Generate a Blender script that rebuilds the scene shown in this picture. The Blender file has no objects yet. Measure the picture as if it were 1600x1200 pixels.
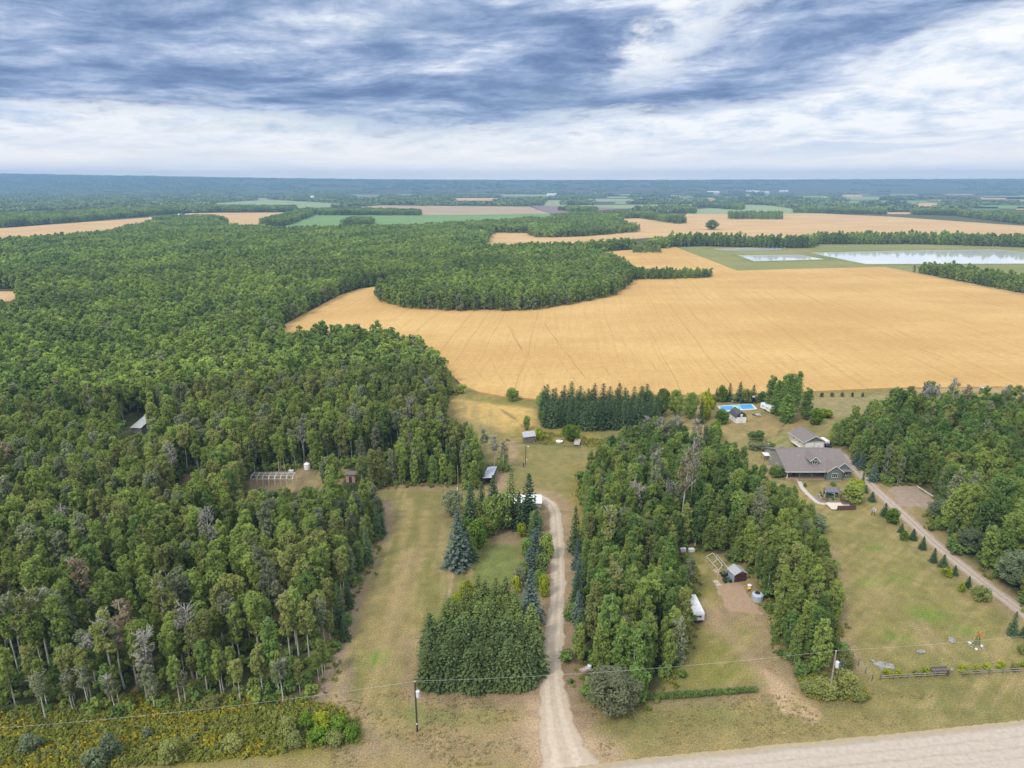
import bpy, math, random
import numpy as np
from mathutils import Vector, Matrix, Euler

SC = bpy.context.scene
COL = SC.collection
R = math.radians
PITCH = R(16.5); CAMZ = 90.0; F = 1066.7      # focal length in pixels of the 1600 px wide photograph

# ------------------------------------------------------------------ camera
cam = bpy.data.objects.new('camera', bpy.data.cameras.new('camera'))
COL.objects.link(cam); SC.camera = cam
cam.location = (0, 0, CAMZ); cam.rotation_euler = (math.pi/2 - PITCH, 0, 0)
cam.data.sensor_width = 36; cam.data.lens = 24.0
cam.data.clip_start = 0.5; cam.data.clip_end = 60000

# ------------------------------------------------------------------ sun, sky, exposure
SUN_EL, SUN_AZ = R(48), R(-138)                # azimuth clockwise from +Y (camera looks along +Y)
sd = bpy.data.lights.new('sun', 'SUN'); sd.energy = 2.3; sd.angle = R(13); sd.color = (1, .95, .86)
sun = bpy.data.objects.new('sun', sd); COL.objects.link(sun)
sv = Vector((math.sin(SUN_AZ)*math.cos(SUN_EL), math.cos(SUN_AZ)*math.cos(SUN_EL), math.sin(SUN_EL)))
sun.rotation_euler = (-sv).to_track_quat('-Z', 'Y').to_euler()

SC.view_settings.view_transform = 'Standard'; SC.view_settings.look = 'None'
SC.view_settings.exposure = 0.1; SC.view_settings.gamma = 1.0; SC.view_settings.use_curve_mapping = False
SC.cycles.max_bounces = 6; SC.cycles.diffuse_bounces = 3; SC.cycles.transmission_bounces = 3
SC.cycles.volume_bounces = 1; SC.cycles.transparent_max_bounces = 4

world = bpy.data.worlds.new('World'); SC.world = world; world.use_nodes = True
class NT:
    """small helper to write node trees"""
    def __init__(s, nt): s.nt = nt; nt.nodes.clear()
    def n(s, t, **k):
        nd = s.nt.nodes.new(t)
        for a, v in k.items(): setattr(nd, a, v)
        return nd
    def put(s, sock, v):
        if isinstance(v, bpy.types.NodeSocket): s.nt.links.new(v, sock)
        elif v is not None:
            if hasattr(sock.default_value, '__len__'):
                v = tuple(v) if hasattr(v, '__len__') else (v,)*len(sock.default_value)
                if len(sock.default_value) == 4 and len(v) == 3: v = v + (1,)
            sock.default_value = v
    def m(s, op, a, b=None, c=None, clamp=False):
        nd = s.n('ShaderNodeMath', operation=op, use_clamp=clamp)
        for i, v in enumerate((a, b, c)):
            if v is not None: s.put(nd.inputs[i], v)
        return nd.outputs[0]
    def vm(s, op, a, b=None):
        nd = s.n('ShaderNodeVectorMath', operation=op)
        s.put(nd.inputs[0], a)
        if b is not None: s.put(nd.inputs[1], b)
        return nd.outputs[0]
    def mix(s, f, a, b, mode='MIX'):
        nd = s.n('ShaderNodeMix', data_type='RGBA', blend_type=mode)
        s.put(nd.inputs[0], f); s.put(nd.inputs[6], a); s.put(nd.inputs[7], b)
        return nd.outputs[2]
    def noise(s, vec, scale=1, detail=4, rough=.55, dist=0):
        nd = s.n('ShaderNodeTexNoise'); s.put(nd.inputs['Vector'], vec)
        nd.inputs['Scale'].default_value = scale; nd.inputs['Detail'].default_value = detail
        nd.inputs['Roughness'].default_value = rough; nd.inputs['Distortion'].default_value = dist
        return nd.outputs[0]
    def step(s, v, a, b):
        nd = s.n('ShaderNodeMapRange', interpolation_type='SMOOTHSTEP'); s.put(nd.inputs[0], v)
        s.put(nd.inputs[1], a); s.put(nd.inputs[2], b)
        return nd.outputs[0]
    def ramp(s, v, pts, interp='EASE'):
        nd = s.n('ShaderNodeValToRGB'); s.put(nd.inputs[0], v); cr = nd.color_ramp; cr.interpolation = interp
        while len(cr.elements) < len(pts): cr.elements.new(.5)
        for e, (p, c) in zip(cr.elements, pts):
            e.position = p; e.color = (c, c, c, 1) if not hasattr(c, '__len__') else tuple(c) + (1,)
        return nd.outputs[0]
    def comb(s, x, y, z=0):
        nd = s.n('ShaderNodeCombineXYZ')
        for i, v in enumerate((x, y, z)): s.put(nd.inputs[i], v)
        return nd.outputs[0]

def build_sky():
    t = NT(world.node_tree)
    out = t.n('ShaderNodeOutputWorld'); bg = t.n('ShaderNodeBackground')
    tc = t.n('ShaderNodeTexCoord'); sp = t.n('ShaderNodeSeparateXYZ'); t.put(sp.inputs[0], tc.outputs['Generated'])
    X, Y, Z = sp.outputs
    e = t.m('ARCSINE', Z); az = t.m('ARCTAN2', X, Y)
    sky = t.n('ShaderNodeTexSky'); sky.sky_type = 'NISHITA'; sky.sun_disc = False
    sky.sun_elevation = SUN_EL; sky.sun_rotation = SUN_AZ
    clear = t.mix(1, sky.outputs[0], (.1, .1, .1), 'MULTIPLY')
    ep = t.m('MAXIMUM', e, 0.0)
    a01 = t.m('ADD', t.m('MULTIPLY', az, .78), .5)            # 0..1 over the camera's view
    # vertical coordinate that stretches with height above the horizon (flat cloud layer seen edge on)
    v = t.m('POWER', t.m('ADD', ep, .01), .62)
    warp = t.noise(t.comb(t.m('MULTIPLY', az, 2.2), t.m('MULTIPLY', v, 7), 3.1), 1.6, 3, .5)
    wv = t.m('ADD', v, t.m('MULTIPLY', t.m('SUBTRACT', warp, .5), .055))
    wv = t.m('ADD', wv, t.m('MULTIPLY', az, -.05))
    big = t.noise(t.comb(t.m('MULTIPLY', az, 2.4), t.m('MULTIPLY', wv, 11), 7.7), 1.0, 8, .58, 0)
    strk = t.noise(t.comb(t.m('MULTIPLY', az, 5.0), t.m('MULTIPLY', wv, 22), 1.7), 1.0, 9, .62, 0)
    bil = t.noise(t.comb(t.m('MULTIPLY', az, 17), t.m('MULTIPLY', wv, 52), 2.2), 1.0, 8, .6, 0)
    strk = t.m('ADD', t.m('MULTIPLY', strk, .72), t.m('MULTIPLY', bil, .28))
    fine = t.noise(t.comb(t.m('MULTIPLY', az, 13), t.m('MULTIPLY', wv, 34), 5), 1.0, 9, .64, 0)
    # lower edge of the dark cloud deck as a function of azimuth
    edge = t.ramp(a01, [(0, .072), (.12, .075), (.26, .062), (.36, .045), (.52, .055), (.66, .085), (.80, .115), (.88, .165), (1, .20)], 'LINEAR')
    d = t.m('SUBTRACT', e, edge)
    d = t.m('ADD', d, t.m('MULTIPLY', t.m('SUBTRACT', big, .5), .16))
    d = t.m('ADD', d, t.m('MULTIPLY', t.m('SUBTRACT', fine, .5), .075))
    deck = t.step(d, -.012, .022)
    # a bright diagonal gap right of the centre
    g0 = t.m('SUBTRACT', az, t.m('ADD', .205, t.m('MULTIPLY', t.m('SUBTRACT', e, .17), 1.1)))
    g0 = t.m('ADD', g0, t.m('MULTIPLY', t.m('SUBTRACT', fine, .5), .22))
    gap = t.m('SUBTRACT', 1, t.step(t.m('ABSOLUTE', g0), .015, .085))
    gap = t.m('MULTIPLY', gap, t.step(e, .10, .15))
    deck = t.m('MULTIPLY', deck, t.m('SUBTRACT', 1, t.m('MULTIPLY', gap, .85)))
    dark = t.ramp(strk, [(.37, (.13, .20, .385)), (.44, (.19, .275, .47)), (.505, (.30, .395, .60)), (.57, (.48, .56, .74)), (.65, (.82, .87, .95))], 'LINEAR')
    dark = t.mix(t.step(big, .62, .75), dark, (.74, .79, .90))
    lightc = t.ramp(fine, [(.34, (.55, .64, .80)), (.45, (.76, .82, .91)), (.57, (.98, .98, .99))], 'LINEAR')
    horizon = t.mix(t.step(strk, .35, .65), (1.04, 1.0, .96), (1.24, 1.13, 1.02))
    low = t.mix(t.step(e, .015, .075), horizon, lightc)
    wisps = t.m('MULTIPLY', t.step(big, .52, .64), t.m('SUBTRACT', 1, t.step(t.m('ABSOLUTE', t.m('SUBTRACT', e, .055)), .01, .04)))
    low = t.mix(t.m('MULTIPLY', wisps, .6), low, (.52, .64, .82))
    c = t.mix(deck, low, dark)
    c = t.mix(t.m('MULTIPLY', t.step(t.m('SUBTRACT', .5, big), .05, .2), .25), c, clear)
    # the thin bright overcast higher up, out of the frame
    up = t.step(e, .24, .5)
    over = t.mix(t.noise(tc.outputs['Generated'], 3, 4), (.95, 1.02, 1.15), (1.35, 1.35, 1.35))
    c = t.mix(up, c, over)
    c = t.mix(t.step(e, 0, -.05), c, (.2, .2, .17))
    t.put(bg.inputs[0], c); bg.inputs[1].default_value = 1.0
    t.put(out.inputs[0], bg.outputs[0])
build_sky()

# ------------------------------------------------------------------ projection helpers (photo pixel -> point in the place)
cp, sp_ = math.cos(PITCH), math.sin(PITCH)
def P(px, py, z=0.0):
    dx = (px - 800)/F; dy = -(py - 600)/F
    d = (dx, cp + dy*sp_, -sp_ + dy*cp)
    t = (z - CAMZ)/d[2]
    return (d[0]*t, d[1]*t)
def PV(px, py, z=0.0): x, y = P(px, py, z); return Vector((x, y, z))
def proj(x, y, z):
    dep = y*cp + (CAMZ - z)*sp_
    return 800 + F*x/dep, 600 + F*((CAMZ - z)*cp - y*sp_)/dep
TOP = 13.5
def poly(pts):
    return np.array([P(p[0], p[1], TOP if len(p) > 2 else 0) for p in pts])
def inside(pg, x, y):
    res = np.zeros(x.shape, bool); n = len(pg)
    for i in range(n):
        x0, y0 = pg[i]; x1, y1 = pg[(i+1) % n]
        if y0 == y1: continue
        c = ((y0 > y) != (y1 > y)) & (x < (x1-x0)*(y-y0)/(y1-y0) + x0)
        res ^= c
    return res
def pdist(pg, x, y, closed=True):
    d = np.full(x.shape, 1e9); n = len(pg)
    for i in range(n if closed else n-1):
        a = pg[i]; b = pg[(i+1) % n]; ab = b - a; L = max(ab @ ab, 1e-9)
        t = np.clip(((x-a[0])*ab[0] + (y-a[1])*ab[1])/L, 0, 1)
        d = np.minimum(d, np.hypot(x-a[0]-t*ab[0], y-a[1]-t*ab[1]))
    return d
def sdist(pg, x, y):           # negative inside
    d = pdist(pg, x, y); return np.where(inside(pg, x, y), -d, d)
_tab = np.random.RandomState(5).rand(256, 256)
def vnoise(x, y, s, octs=3):
    r = 0; a = 1; tot = 0
    for o in range(octs):
        u = x/s*2**o + 17.3*o + 5000; v = y/s*2**o + 9.1*o + 5000
        i = np.floor(u).astype(int); j = np.floor(v).astype(int); fu = u-i; fv = v-j
        fu = fu*fu*(3-2*fu); fv = fv*fv*(3-2*fv); i &= 255; j &= 255; i1 = (i+1) & 255; j1 = (j+1) & 255
        r = r + a*((_tab[i, j]*(1-fu)+_tab[i1, j]*fu)*(1-fv) + (_tab[i, j1]*(1-fu)+_tab[i1, j1]*fu)*fv)
        tot += a; a *= .5
    return r/tot
def smooth(a, b, v): t = np.clip((v-a)/(b-a), 0, 1); return t*t*(3-2*t)

# ------------------------------------------------------------------ object helpers
def tag(o, label=None, cat=None, group=None, kind=None):
    if label: o['label'] = label
    if cat: o['category'] = cat
    if group: o['group'] = group
    if kind: o['kind'] = kind
    return o
def thing(name, label, cat, loc=(0, 0, 0), rz=0, group=None):
    o = bpy.data.objects.new(name, None); COL.objects.link(o); o.empty_display_size = .5
    o.location = (loc[0], loc[1], loc[2] if len(loc) > 2 else 0); o.rotation_euler = (0, 0, rz)
    return tag(o, label, cat, group)
def link(name, me, parent=None):
    o = bpy.data.objects.new(name, me); COL.objects.link(o)
    if parent is not None: o.parent = parent
    return o
class MB:
    def __init__(s): s.v = []; s.f = []
    def add(s, vs, fs):
        b = len(s.v); s.v += [tuple(v) for v in vs]; s.f += [tuple(i+b for i in f) for f in fs]; return s
    def box(s, x0, x1, y0, y1, z0, z1):
        return s.add([(x0,y0,z0),(x1,y0,z0),(x1,y1,z0),(x0,y1,z0),(x0,y0,z1),(x1,y0,z1),(x1,y1,z1),(x0,y1,z1)],
                     [(3,2,1,0),(4,5,6,7),(0,1,5,4),(1,2,6,5),(2,3,7,6),(3,0,4,7)])
    def beam(s, a, b, w, h=None):
        a = Vector(a); b = Vector(b); h = h or w; d = (b-a).normalized()
        up = Vector((0,0,1)) if abs(d.z) < .95 else Vector((0,1,0))
        r = d.cross(up).normalized()*w/2; u = r.cross(d).normalized()*h/2
        return s.add([a-r-u, a+r-u, a+r+u, a-r+u, b-r-u, b+r-u, b+r+u, b-r+u],
                     [(0,1,2,3),(7,6,5,4),(0,4,5,1),(1,5,6,2),(2,6,7,3),(3,7,4,0)])
    def tube(s, pts, rs, n=8, cap=True):
        pts = [Vector(p) for p in pts]
        if not hasattr(rs, '__len__'): rs = [rs]*len(pts)
        b = len(s.v); prev = Vector((1,0,0))
        for i, p in enumerate(pts):
            d = (pts[min(i+1, len(pts)-1)] - pts[max(i-1, 0)]).normalized()
            r = prev - d*prev.dot(d)
            if r.length < .1: r = Vector((0,1,0)) - d*d.y
            r.normalize(); prev = r; u = d.cross(r)
            for k in range(n):
                a = 2*math.pi*k/n; s.v.append(tuple(p + (r*math.cos(a)+u*math.sin(a))*rs[i]))
        for i in range(len(pts)-1):
            for k in range(n):
                k1 = (k+1) % n
                s.f.append((b+i*n+k, b+i*n+k1, b+(i+1)*n+k1, b+(i+1)*n+k))
        if cap:
            s.f.append(tuple(b+k for k in reversed(range(n)))); s.f.append(tuple(b+(len(pts)-1)*n+k for k in range(n)))
        return s
    def prism(s, pg, axis, a0, a1):
        """polygon pg in the plane across axis ('x': (y,z), 'y': (x,z), 'z': (x,y)), extruded a0..a1"""
        def mk(p, a): return {'x': (a, p[0], p[1]), 'y': (p[0], a, p[1]), 'z': (p[0], p[1], a)}[axis]
        n = len(pg); vs = [mk(p, a0) for p in pg] + [mk(p, a1) for p in pg]
        return s.add(vs, [tuple(reversed(range(n))), tuple(range(n, 2*n))] + [(i, (i+1) % n, n+(i+1) % n, n+i) for i in range(n)])
    def blob(s, c, rx, ry, rz, n=10, m=6, jit=0, seed=0, zmin=-1):
        rg = random.Random(seed); b = len(s.v)
        for j in range(m+1):
            ph = -math.pi/2 + math.pi*j/m; z = max(math.sin(ph), zmin)
            for i in range(n):
                a = 2*math.pi*i/n; k = 1+rg.uniform(-jit, jit)
                s.v.append((c[0]+rx*math.cos(ph)*math.cos(a)*k, c[1]+ry*math.cos(ph)*math.sin(a)*k, c[2]+rz*z*k))
        for j in range(m):
            for i in range(n):
                s.f.append((b+j*n+i, b+j*n+(i+1) % n, b+(j+1)*n+(i+1) % n, b+(j+1)*n+i))
        return s
    def mesh(s, name, mat):
        me = bpy.data.meshes.new(name); me.from_pydata(s.v, [], s.f)
        if mat: me.materials.append(mat)
        me.update(); return me
    def build(s, name, mat, parent=None, label=None, smooth_=False):
        me = s.mesh(name, mat)
        if smooth_: me.polygons.foreach_set('use_smooth', [True]*len(me.polygons))
        o = link(name, me, parent)
        if label: o['label'] = label
        return o

# ------------------------------------------------------------------ materials
def mat_new(name):
    m = bpy.data.materials.new(name); m.use_nodes = True; return m, NT(m.node_tree)
def finish(t, col, rough=.8, spec=.2, metal=0, bump=None, bstr=.3, bdist=.02):
    out = t.n('ShaderNodeOutputMaterial'); b = t.n('ShaderNodeBsdfPrincipled')
    t.put(b.inputs['Base Color'], col); t.put(b.inputs['Roughness'], rough)
    b.inputs['Specular IOR Level'].default_value = spec; b.inputs['Metallic'].default_value = metal
    if bump is not None:
        bn = t.n('ShaderNodeBump'); bn.inputs['Strength'].default_value = bstr; bn.inputs['Distance'].default_value = bdist
        t.put(bn.inputs['Height'], bump); t.put(b.inputs['Normal'], bn.outputs[0])
    t.put(out.inputs[0], b.outputs[0]); return b
def obco(t): return t.n('ShaderNodeTexCoord').outputs['Object']
def plain(name, c, rough=.7, spec=.3, metal=0, var=.12, scale=3.0, dirt=None, dscale=.6):
    m, t = mat_new(name); co = obco(t)
    n1 = t.noise(co, scale, 6, .6); n2 = t.noise(co, dscale, 5, .6)
    lo = tuple(v*(1-var*1.3) for v in c); hi = tuple(min(1, v*(1+var)) for v in c)
    col = t.mix(t.step(n1, .3, .7), lo, hi)
    if dirt: col = t.mix(t.m('MULTIPLY', t.step(n2, .5, .72), .55), col, dirt)
    finish(t, col, rough, spec, metal); return m
def striped(name, c, c2, axis, period, frac=.1, rough=.7, metal=0, var=.1, spec=.3):
    """boards, corrugations or shingle courses: thin darker joints across one object axis"""
    m, t = mat_new(name); co = obco(t); s = t.n('ShaderNodeSeparateXYZ'); t.put(s.inputs[0], co)
    fr = t.m('FRACT', t.m('DIVIDE', s.outputs[axis], period))
    ln = t.m('LESS_THAN', fr, frac)
    n1 = t.noise(co, 2.5, 5, .6)
    col = t.mix(t.step(n1, .3, .7), tuple(v*(1-var) for v in c), tuple(min(1, v*(1+var)) for v in c))
    col = t.mix(t.m('MULTIPLY', ln, .7), col, c2)
    finish(t, col, rough, spec, metal, bump=fr, bstr=.4, bdist=.02); return m

M = {}
GAIN = {'goldenrod': 1.0, 'yellow': 1.0, 'bright': 1.0, 'rusty': 1.1, 'bare': 1.0, 'weed': 1.15, 'mid': 1.85, 'far': 1.55, 'aspen': 1.62, 'olive': 1.55, 'greyish': 1.4, 'poplar': 1.5, 'spruce': 1.25, 'blue': 1.25, 'willow': 1.05}
def leafmat(name, dark, light, alt, transl=.22, region=.5, hv=.5):
    k_ = GAIN.get(name.split('_')[0], 1.32); dark, light, alt = (tuple(v*k_ for v in c) for c in (dark, light, alt))
    m, t = mat_new(name)
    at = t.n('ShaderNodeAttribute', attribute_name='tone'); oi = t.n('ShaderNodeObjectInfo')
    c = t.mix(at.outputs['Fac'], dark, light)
    c = t.mix(t.m('MULTIPLY', t.m('POWER', oi.outputs['Random'], 1.6), hv), c, t.mix(at.outputs['Fac'], tuple(v*.6 for v in alt), alt))
    if region:
        reg = t.noise(t.vm('MULTIPLY', oi.outputs['Location'], (.012, .012, .012)), 1, 3, .6)
        reg2 = t.noise(t.vm('MULTIPLY', oi.outputs['Location'], (.05, .05, .05)), 1, 2, .6)
        k = t.m('ADD', t.m('MULTIPLY', t.m('SUBTRACT', reg, .5), 1.5*region), t.m('MULTIPLY', t.m('SUBTRACT', reg2, .5), 1.0*region))
        c = t.mix(t.step(k, -.35, .35), t.mix(.5, c, tuple(v*.9 for v in dark)), t.mix(.35, c, tuple(v*1.15 for v in alt)))
    r2 = t.m('FRACT', t.m('MULTIPLY', oi.outputs['Random'], 7.31))
    c = t.mix(1, c, t.ramp(r2, [(0, .78), (1, 1.24)], 'LINEAR'), 'MULTIPLY')
    out = t.n('ShaderNodeOutputMaterial'); df = t.n('ShaderNodeBsdfDiffuse'); tr = t.n('ShaderNodeBsdfTranslucent'); mx = t.n('ShaderNodeMixShader')
    t.put(df.inputs[0], c); t.put(tr.inputs[0], t.mix(.5, c, t.mix(1, c, (1.15, 1.38, .62), 'MULTIPLY')))
    mx.inputs[0].default_value = transl; t.put(mx.inputs[1], df.outputs[0]); t.put(mx.inputs[2], tr.outputs[0]); t.put(out.inputs[0], mx.outputs[0])
    return m
M['aspen'] = leafmat('aspen_leaves', (.084, .122, .036), (.205, .268, .070), (.27, .295, .065), hv=.45, transl=.42)
M['aspen_olive'] = leafmat('olive_leaves', (.098, .118, .042), (.23, .255, .085), (.28, .27, .08), hv=.4, transl=.4)
M['aspen_grey'] = leafmat('greyish_leaves', (.105, .128, .076), (.24, .265, .155), (.26, .255, .15), hv=.3, transl=.4)
M['poplar'] = leafmat('poplar_leaves', (.058, .104, .036), (.145, .22, .062), (.19, .255, .055), hv=.4, transl=.4)
M['yellow'] = leafmat('yellow_green_leaves', (.15, .20, .02), (.36, .42, .035), (.42, .40, .03), region=0)
M['lime'] = leafmat('bright_green_leaves', (.07, .13, .02), (.16, .27, .035), (.2, .28, .03), region=0)
M['rust'] = leafmat('rusty_leaves', (.18, .135, .085), (.31, .235, .15), (.27, .22, .13), region=0)
M['twig'] = leafmat('bare_twigs', (.16, .15, .125), (.30, .28, .235), (.25, .23, .19), transl=.05, region=0)
M['willow'] = leafmat('willow_leaves', (.10, .135, .075), (.24, .285, .165), (.23, .27, .13), region=0, hv=.3, transl=.3)
M['spruce'] = leafmat('spruce_needles', (.030, .055, .026), (.085, .130, .060), (.10, .14, .055), transl=.1, region=0, hv=.4)
M['blue'] = leafmat('blue_spruce_needles', (.040, .064, .048), (.125, .165, .135), (.105, .15, .115), transl=.1, region=0, hv=.4)
M['block'] = leafmat('spruce_block_needles', (.036, .058, .022), (.105, .145, .054), (.13, .165, .05), transl=.1, region=0, hv=.4)
M['tan'] = leafmat('bare_tan_leaves', (.20, .17, .10), (.36, .31, .19), (.30, .29, .15), transl=.2, region=0)
M['pine'] = leafmat('pine_needles', (.060, .085, .026), (.155, .20, .058), (.17, .20, .055), transl=.12, region=0, hv=.4)
M['far'] = leafmat('far_wood_leaves', (.060, .09, .038), (.145, .19, .07), (.18, .21, .07), transl=.2, region=.6)
M['weed'] = leafmat('weed_leaves', (.12, .15, .025), (.27, .29, .06), (.32, .30, .06), region=0, hv=.5, transl=.3)
M['golden'] = leafmat('goldenrod', (.22, .20, .025), (.50, .41, .045), (.42, .36, .04), region=0, transl=.3)
M['dry_grass'] = leafmat('dry_grass', (.20, .165, .075), (.36, .30, .14), (.3, .28, .12), region=0, transl=.2)
M['bark'] = plain('pale_bark', (.52, .50, .45), .9, .1, var=.25, scale=4, dirt=(.12, .11, .10), dscale=2.5)
M['darkbark'] = plain('dark_bark', (.13, .10, .08), .95, .1, var=.25)

# ------------------------------------------------------------------ vegetation meshes
RG = np.random.RandomState(11)
def unit(n, rg): v = rg.normal(size=(n, 3)); return v/np.linalg.norm(v, axis=1)[:, None]
def quads(cen, nrm, size, rg, tone, elong=1.3):
    n = len(cen)
    t1 = np.cross(nrm, unit(n, rg)); t1 /= np.linalg.norm(t1, axis=1)[:, None] + 1e-9; t2 = np.cross(nrm, t1)
    s = (size*rg.uniform(.6, 1.35, n))[:, None]/2
    a = t1*s*elong; b = t2*s
    v = np.stack([cen-a, cen-b*rg.uniform(.7, 1.2, (n, 1)), cen+a, cen+b*rg.uniform(.7, 1.2, (n, 1))], 1).reshape(-1, 3)
    return v, np.repeat(tone, 4)
def leafmesh(name, parts, mat, extra=None, extra_mat=None):
    V = np.concatenate([p[0] for p in parts]); T = np.concatenate([p[1] for p in parts]); n = len(V)//4
    fs = np.arange(4*n).reshape(-1, 4)
    me = bpy.data.meshes.new(name)
    ev = np.array(extra.v) if extra else np.zeros((0, 3)); ef = [tuple(i+4*n for i in f) for f in extra.f] if extra else []
    me.from_pydata(np.concatenate([V, ev]).tolist(), [], fs.tolist() + ef)
    me.materials.append(mat)
    if extra:
        me.materials.append(extra_mat or M['bark'])
        me.polygons.foreach_set('material_index', [0]*n + [1]*len(ef))
    at = me.attributes.new('tone', 'FLOAT', 'POINT'); at.data.foreach_set('value', np.concatenate([T, np.full(len(ev), .5)]).astype(np.float32))
    me.update(); return me
def puffs(cs, rs, per, size, rg, up=.65, flat=.8):
    out = []
    for c, r in zip(cs, rs):
        n = max(4, int(per)); d = unit(n, rg); rad = rg.uniform(.45, 1.05, n)**.6
        p = np.array(c) + d*rad[:, None]*r*np.array([1, 1, flat])
        nr = d*.55 + unit(n, rg)*.6 + np.array([0, 0, up]); nr /= np.linalg.norm(nr, axis=1)[:, None]
        tone = np.clip(rg.uniform(.0, .8) *.55 + rg.uniform(0, .6, n) , 0, 1)
        out.append(quads(p, nr, size, rg, tone))
    return out
def crown_puffs(H, Rm, base, npuff, rg, shape='oval'):
    cs = []; rs = []
    for i in range(npuff):
        t = (i+.5)/npuff; z = H*(base + (1-base)*t*.93)
        if shape == 'oval': prof = math.sin(math.pi*min(1, .18+.72*t))**.8
        elif shape == 'umbrella': prof = (.35+.75*t) if t < .75 else 1-.9*(t-.75)/.25*.6
        elif shape == 'column': prof = .35+.65*math.sin(math.pi*(.2+.7*t))
        else: prof = math.sqrt(max(.05, 1-(2*t-1)**2))
        a = rg.uniform(0, 2*math.pi); r = Rm*prof*math.sqrt(rg.uniform(.1, 1))*.82
        cs.append((r*math.cos(a), r*math.sin(a), z)); rs.append(Rm*rg.uniform(.30, .48)*(.7+.3*prof))
    return cs, rs
def trunkmesh(H, base, cs, rg, r0=.16, lean=.3, limbs=7):
    mb = MB(); tx, ty = rg.uniform(-lean, lean, 2); top = H*.93
    def at(z): k = z/top; return Vector((tx*k*k, ty*k*k, z))
    mb.tube([at(z) for z in np.linspace(-.3, top, 6)], [r0*(1-.82*k) for k in np.linspace(0, 1, 6)], 6)
    idx = list(range(len(cs))); rg.shuffle(idx)
    for i in idx[:limbs]:
        c = Vector(cs[i]); z0 = max(H*base*.75, c.z - math.hypot(c.x, c.y)*1.2 - .6); a = at(z0)
        mb.tube([a, a.lerp(c, .5)+Vector((0, 0, -.15)), c], [r0*.42, r0*.28, r0*.1], 4, False)
    return mb
VAR = {}
def mk_aspens():
    lst = []
    for k in range(10):
        rg = np.random.RandomState(100+k); H = rg.uniform(12.5, 16.5); Rm = rg.uniform(1.5, 2.25); base = rg.uniform(.28, .48)
        sh = 'umbrella' if k in (3, 7) else 'oval'
        if sh == 'umbrella': base = .55; Rm = 2.4
        if k in (1, 4, 6, 9): base = .10; Rm *= 1.1
        cs, rs = crown_puffs(H, Rm, base, 46 if base > .2 else 62, rg, sh); rs = [q*rg.uniform(.6, 1.0) for q in rs]
        cr = puffs(cs, rs, 46, .36, rg, .5, 1.15)
        lst.append((H, Rm, cr, trunkmesh(H, base, cs, rg)))
    return lst
ASP = mk_aspens()
def mid_tree(k, mat):
    rg = np.random.RandomState(300+k); H = rg.uniform(12, 16); Rm = rg.uniform(2.4, 3.3)
    cs, rs = crown_puffs(H, Rm, .14, 17, rg)
    tm = MB(); tm.tube([(0, 0, 0), (0, 0, H*.8)], [.17, .06], 4)
    return leafmesh('mid_tree_%d' % k, puffs(cs, [r*1.05 for r in rs], 26, .95, rg), mat, tm)
def low_patch(k, mat):
    rg = np.random.RandomState(400+k); out = []
    for i in range(8):
        x, y = rg.uniform(-8, 8, 2); H = rg.uniform(11, 16.5); Rm = rg.uniform(2.8, 4)
        cs, rs = crown_puffs(H, Rm, .15, 7, rg)
        out += puffs([(c[0]+x, c[1]+y, c[2]) for c in cs], [r*1.15 for r in rs], 13, 2.0, rg)
    return leafmesh('low_patch_%d' % k, out, mat)
def far_patch(k, mat):
    rg = np.random.RandomState(500+k); out = []
    for i in range(26):
        x, y = rg.uniform(-32, 32, 2); H = rg.uniform(9, 15)
        out += puffs([(x, y, H*.55)], [H*.55], 11, 6.5, rg, up=.7)
    return leafmesh('far_patch_%d' % k, out, mat)
def spruce(seed, H=13, Rb=2.2, mat=None, density=1.0, name='spruce_crown', droop=.35, jag=.25, prof=.72):
    rg = np.random.RandomState(seed); P_, Nn, S, T = [], [], [], []
    nw = int(H*3.1*density)
    for i in range(nw):
        t = (i+rg.uniform(0, 1))/nw; z = H*(.05+.95*t); L = Rb*(1-t)**prof*rg.uniform(1-jag, 1.05)+.12
        nb = max(4, int((11-6*t)*density)); a0 = rg.uniform(0, 6.28)
        for b in range(nb):
            a = a0+2*math.pi*b/nb+rg.uniform(-.3, .3); l = L*rg.uniform(.7, 1.12); d = np.array([math.cos(a), math.sin(a), 0])
            ns = max(2, int(l/.42))
            for q in range(ns):
                f = (q+.7)/ns; p = d*l*f + np.array([0, 0, z - droop*l*f*f*1.1 + rg.uniform(-.08, .08)])
                nn = np.array([0, 0, 1.0]) + d*rg.uniform(.1, .9) + rg.normal(size=3)*.28
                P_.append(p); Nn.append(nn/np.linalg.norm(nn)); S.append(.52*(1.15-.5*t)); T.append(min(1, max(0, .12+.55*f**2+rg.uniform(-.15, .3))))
    P_, Nn, S, T = map(np.array, (P_, Nn, S, T))
    v, tt = quads(P_, Nn, S, rg, T, 1.15)
    top = MB(); top.tube([(0, 0, H*.9), (0, 0, H*1.005)], [.05, .01], 4)
    return leafmesh(name, [(v, tt)], mat, top, M['darkbark'])
def bush(seed, r=1.5, h=2.2, mat=None, n=14, per=60, size=.3, name='shrub_crown', shape='round', rk=1.1):
    rg = np.random.RandomState(seed); cs, rs = crown_puffs(h, r, .12, n, rg, shape)
    return leafmesh(name, puffs(cs, [q*rk for q in rs], per, size, rg), mat)

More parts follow.
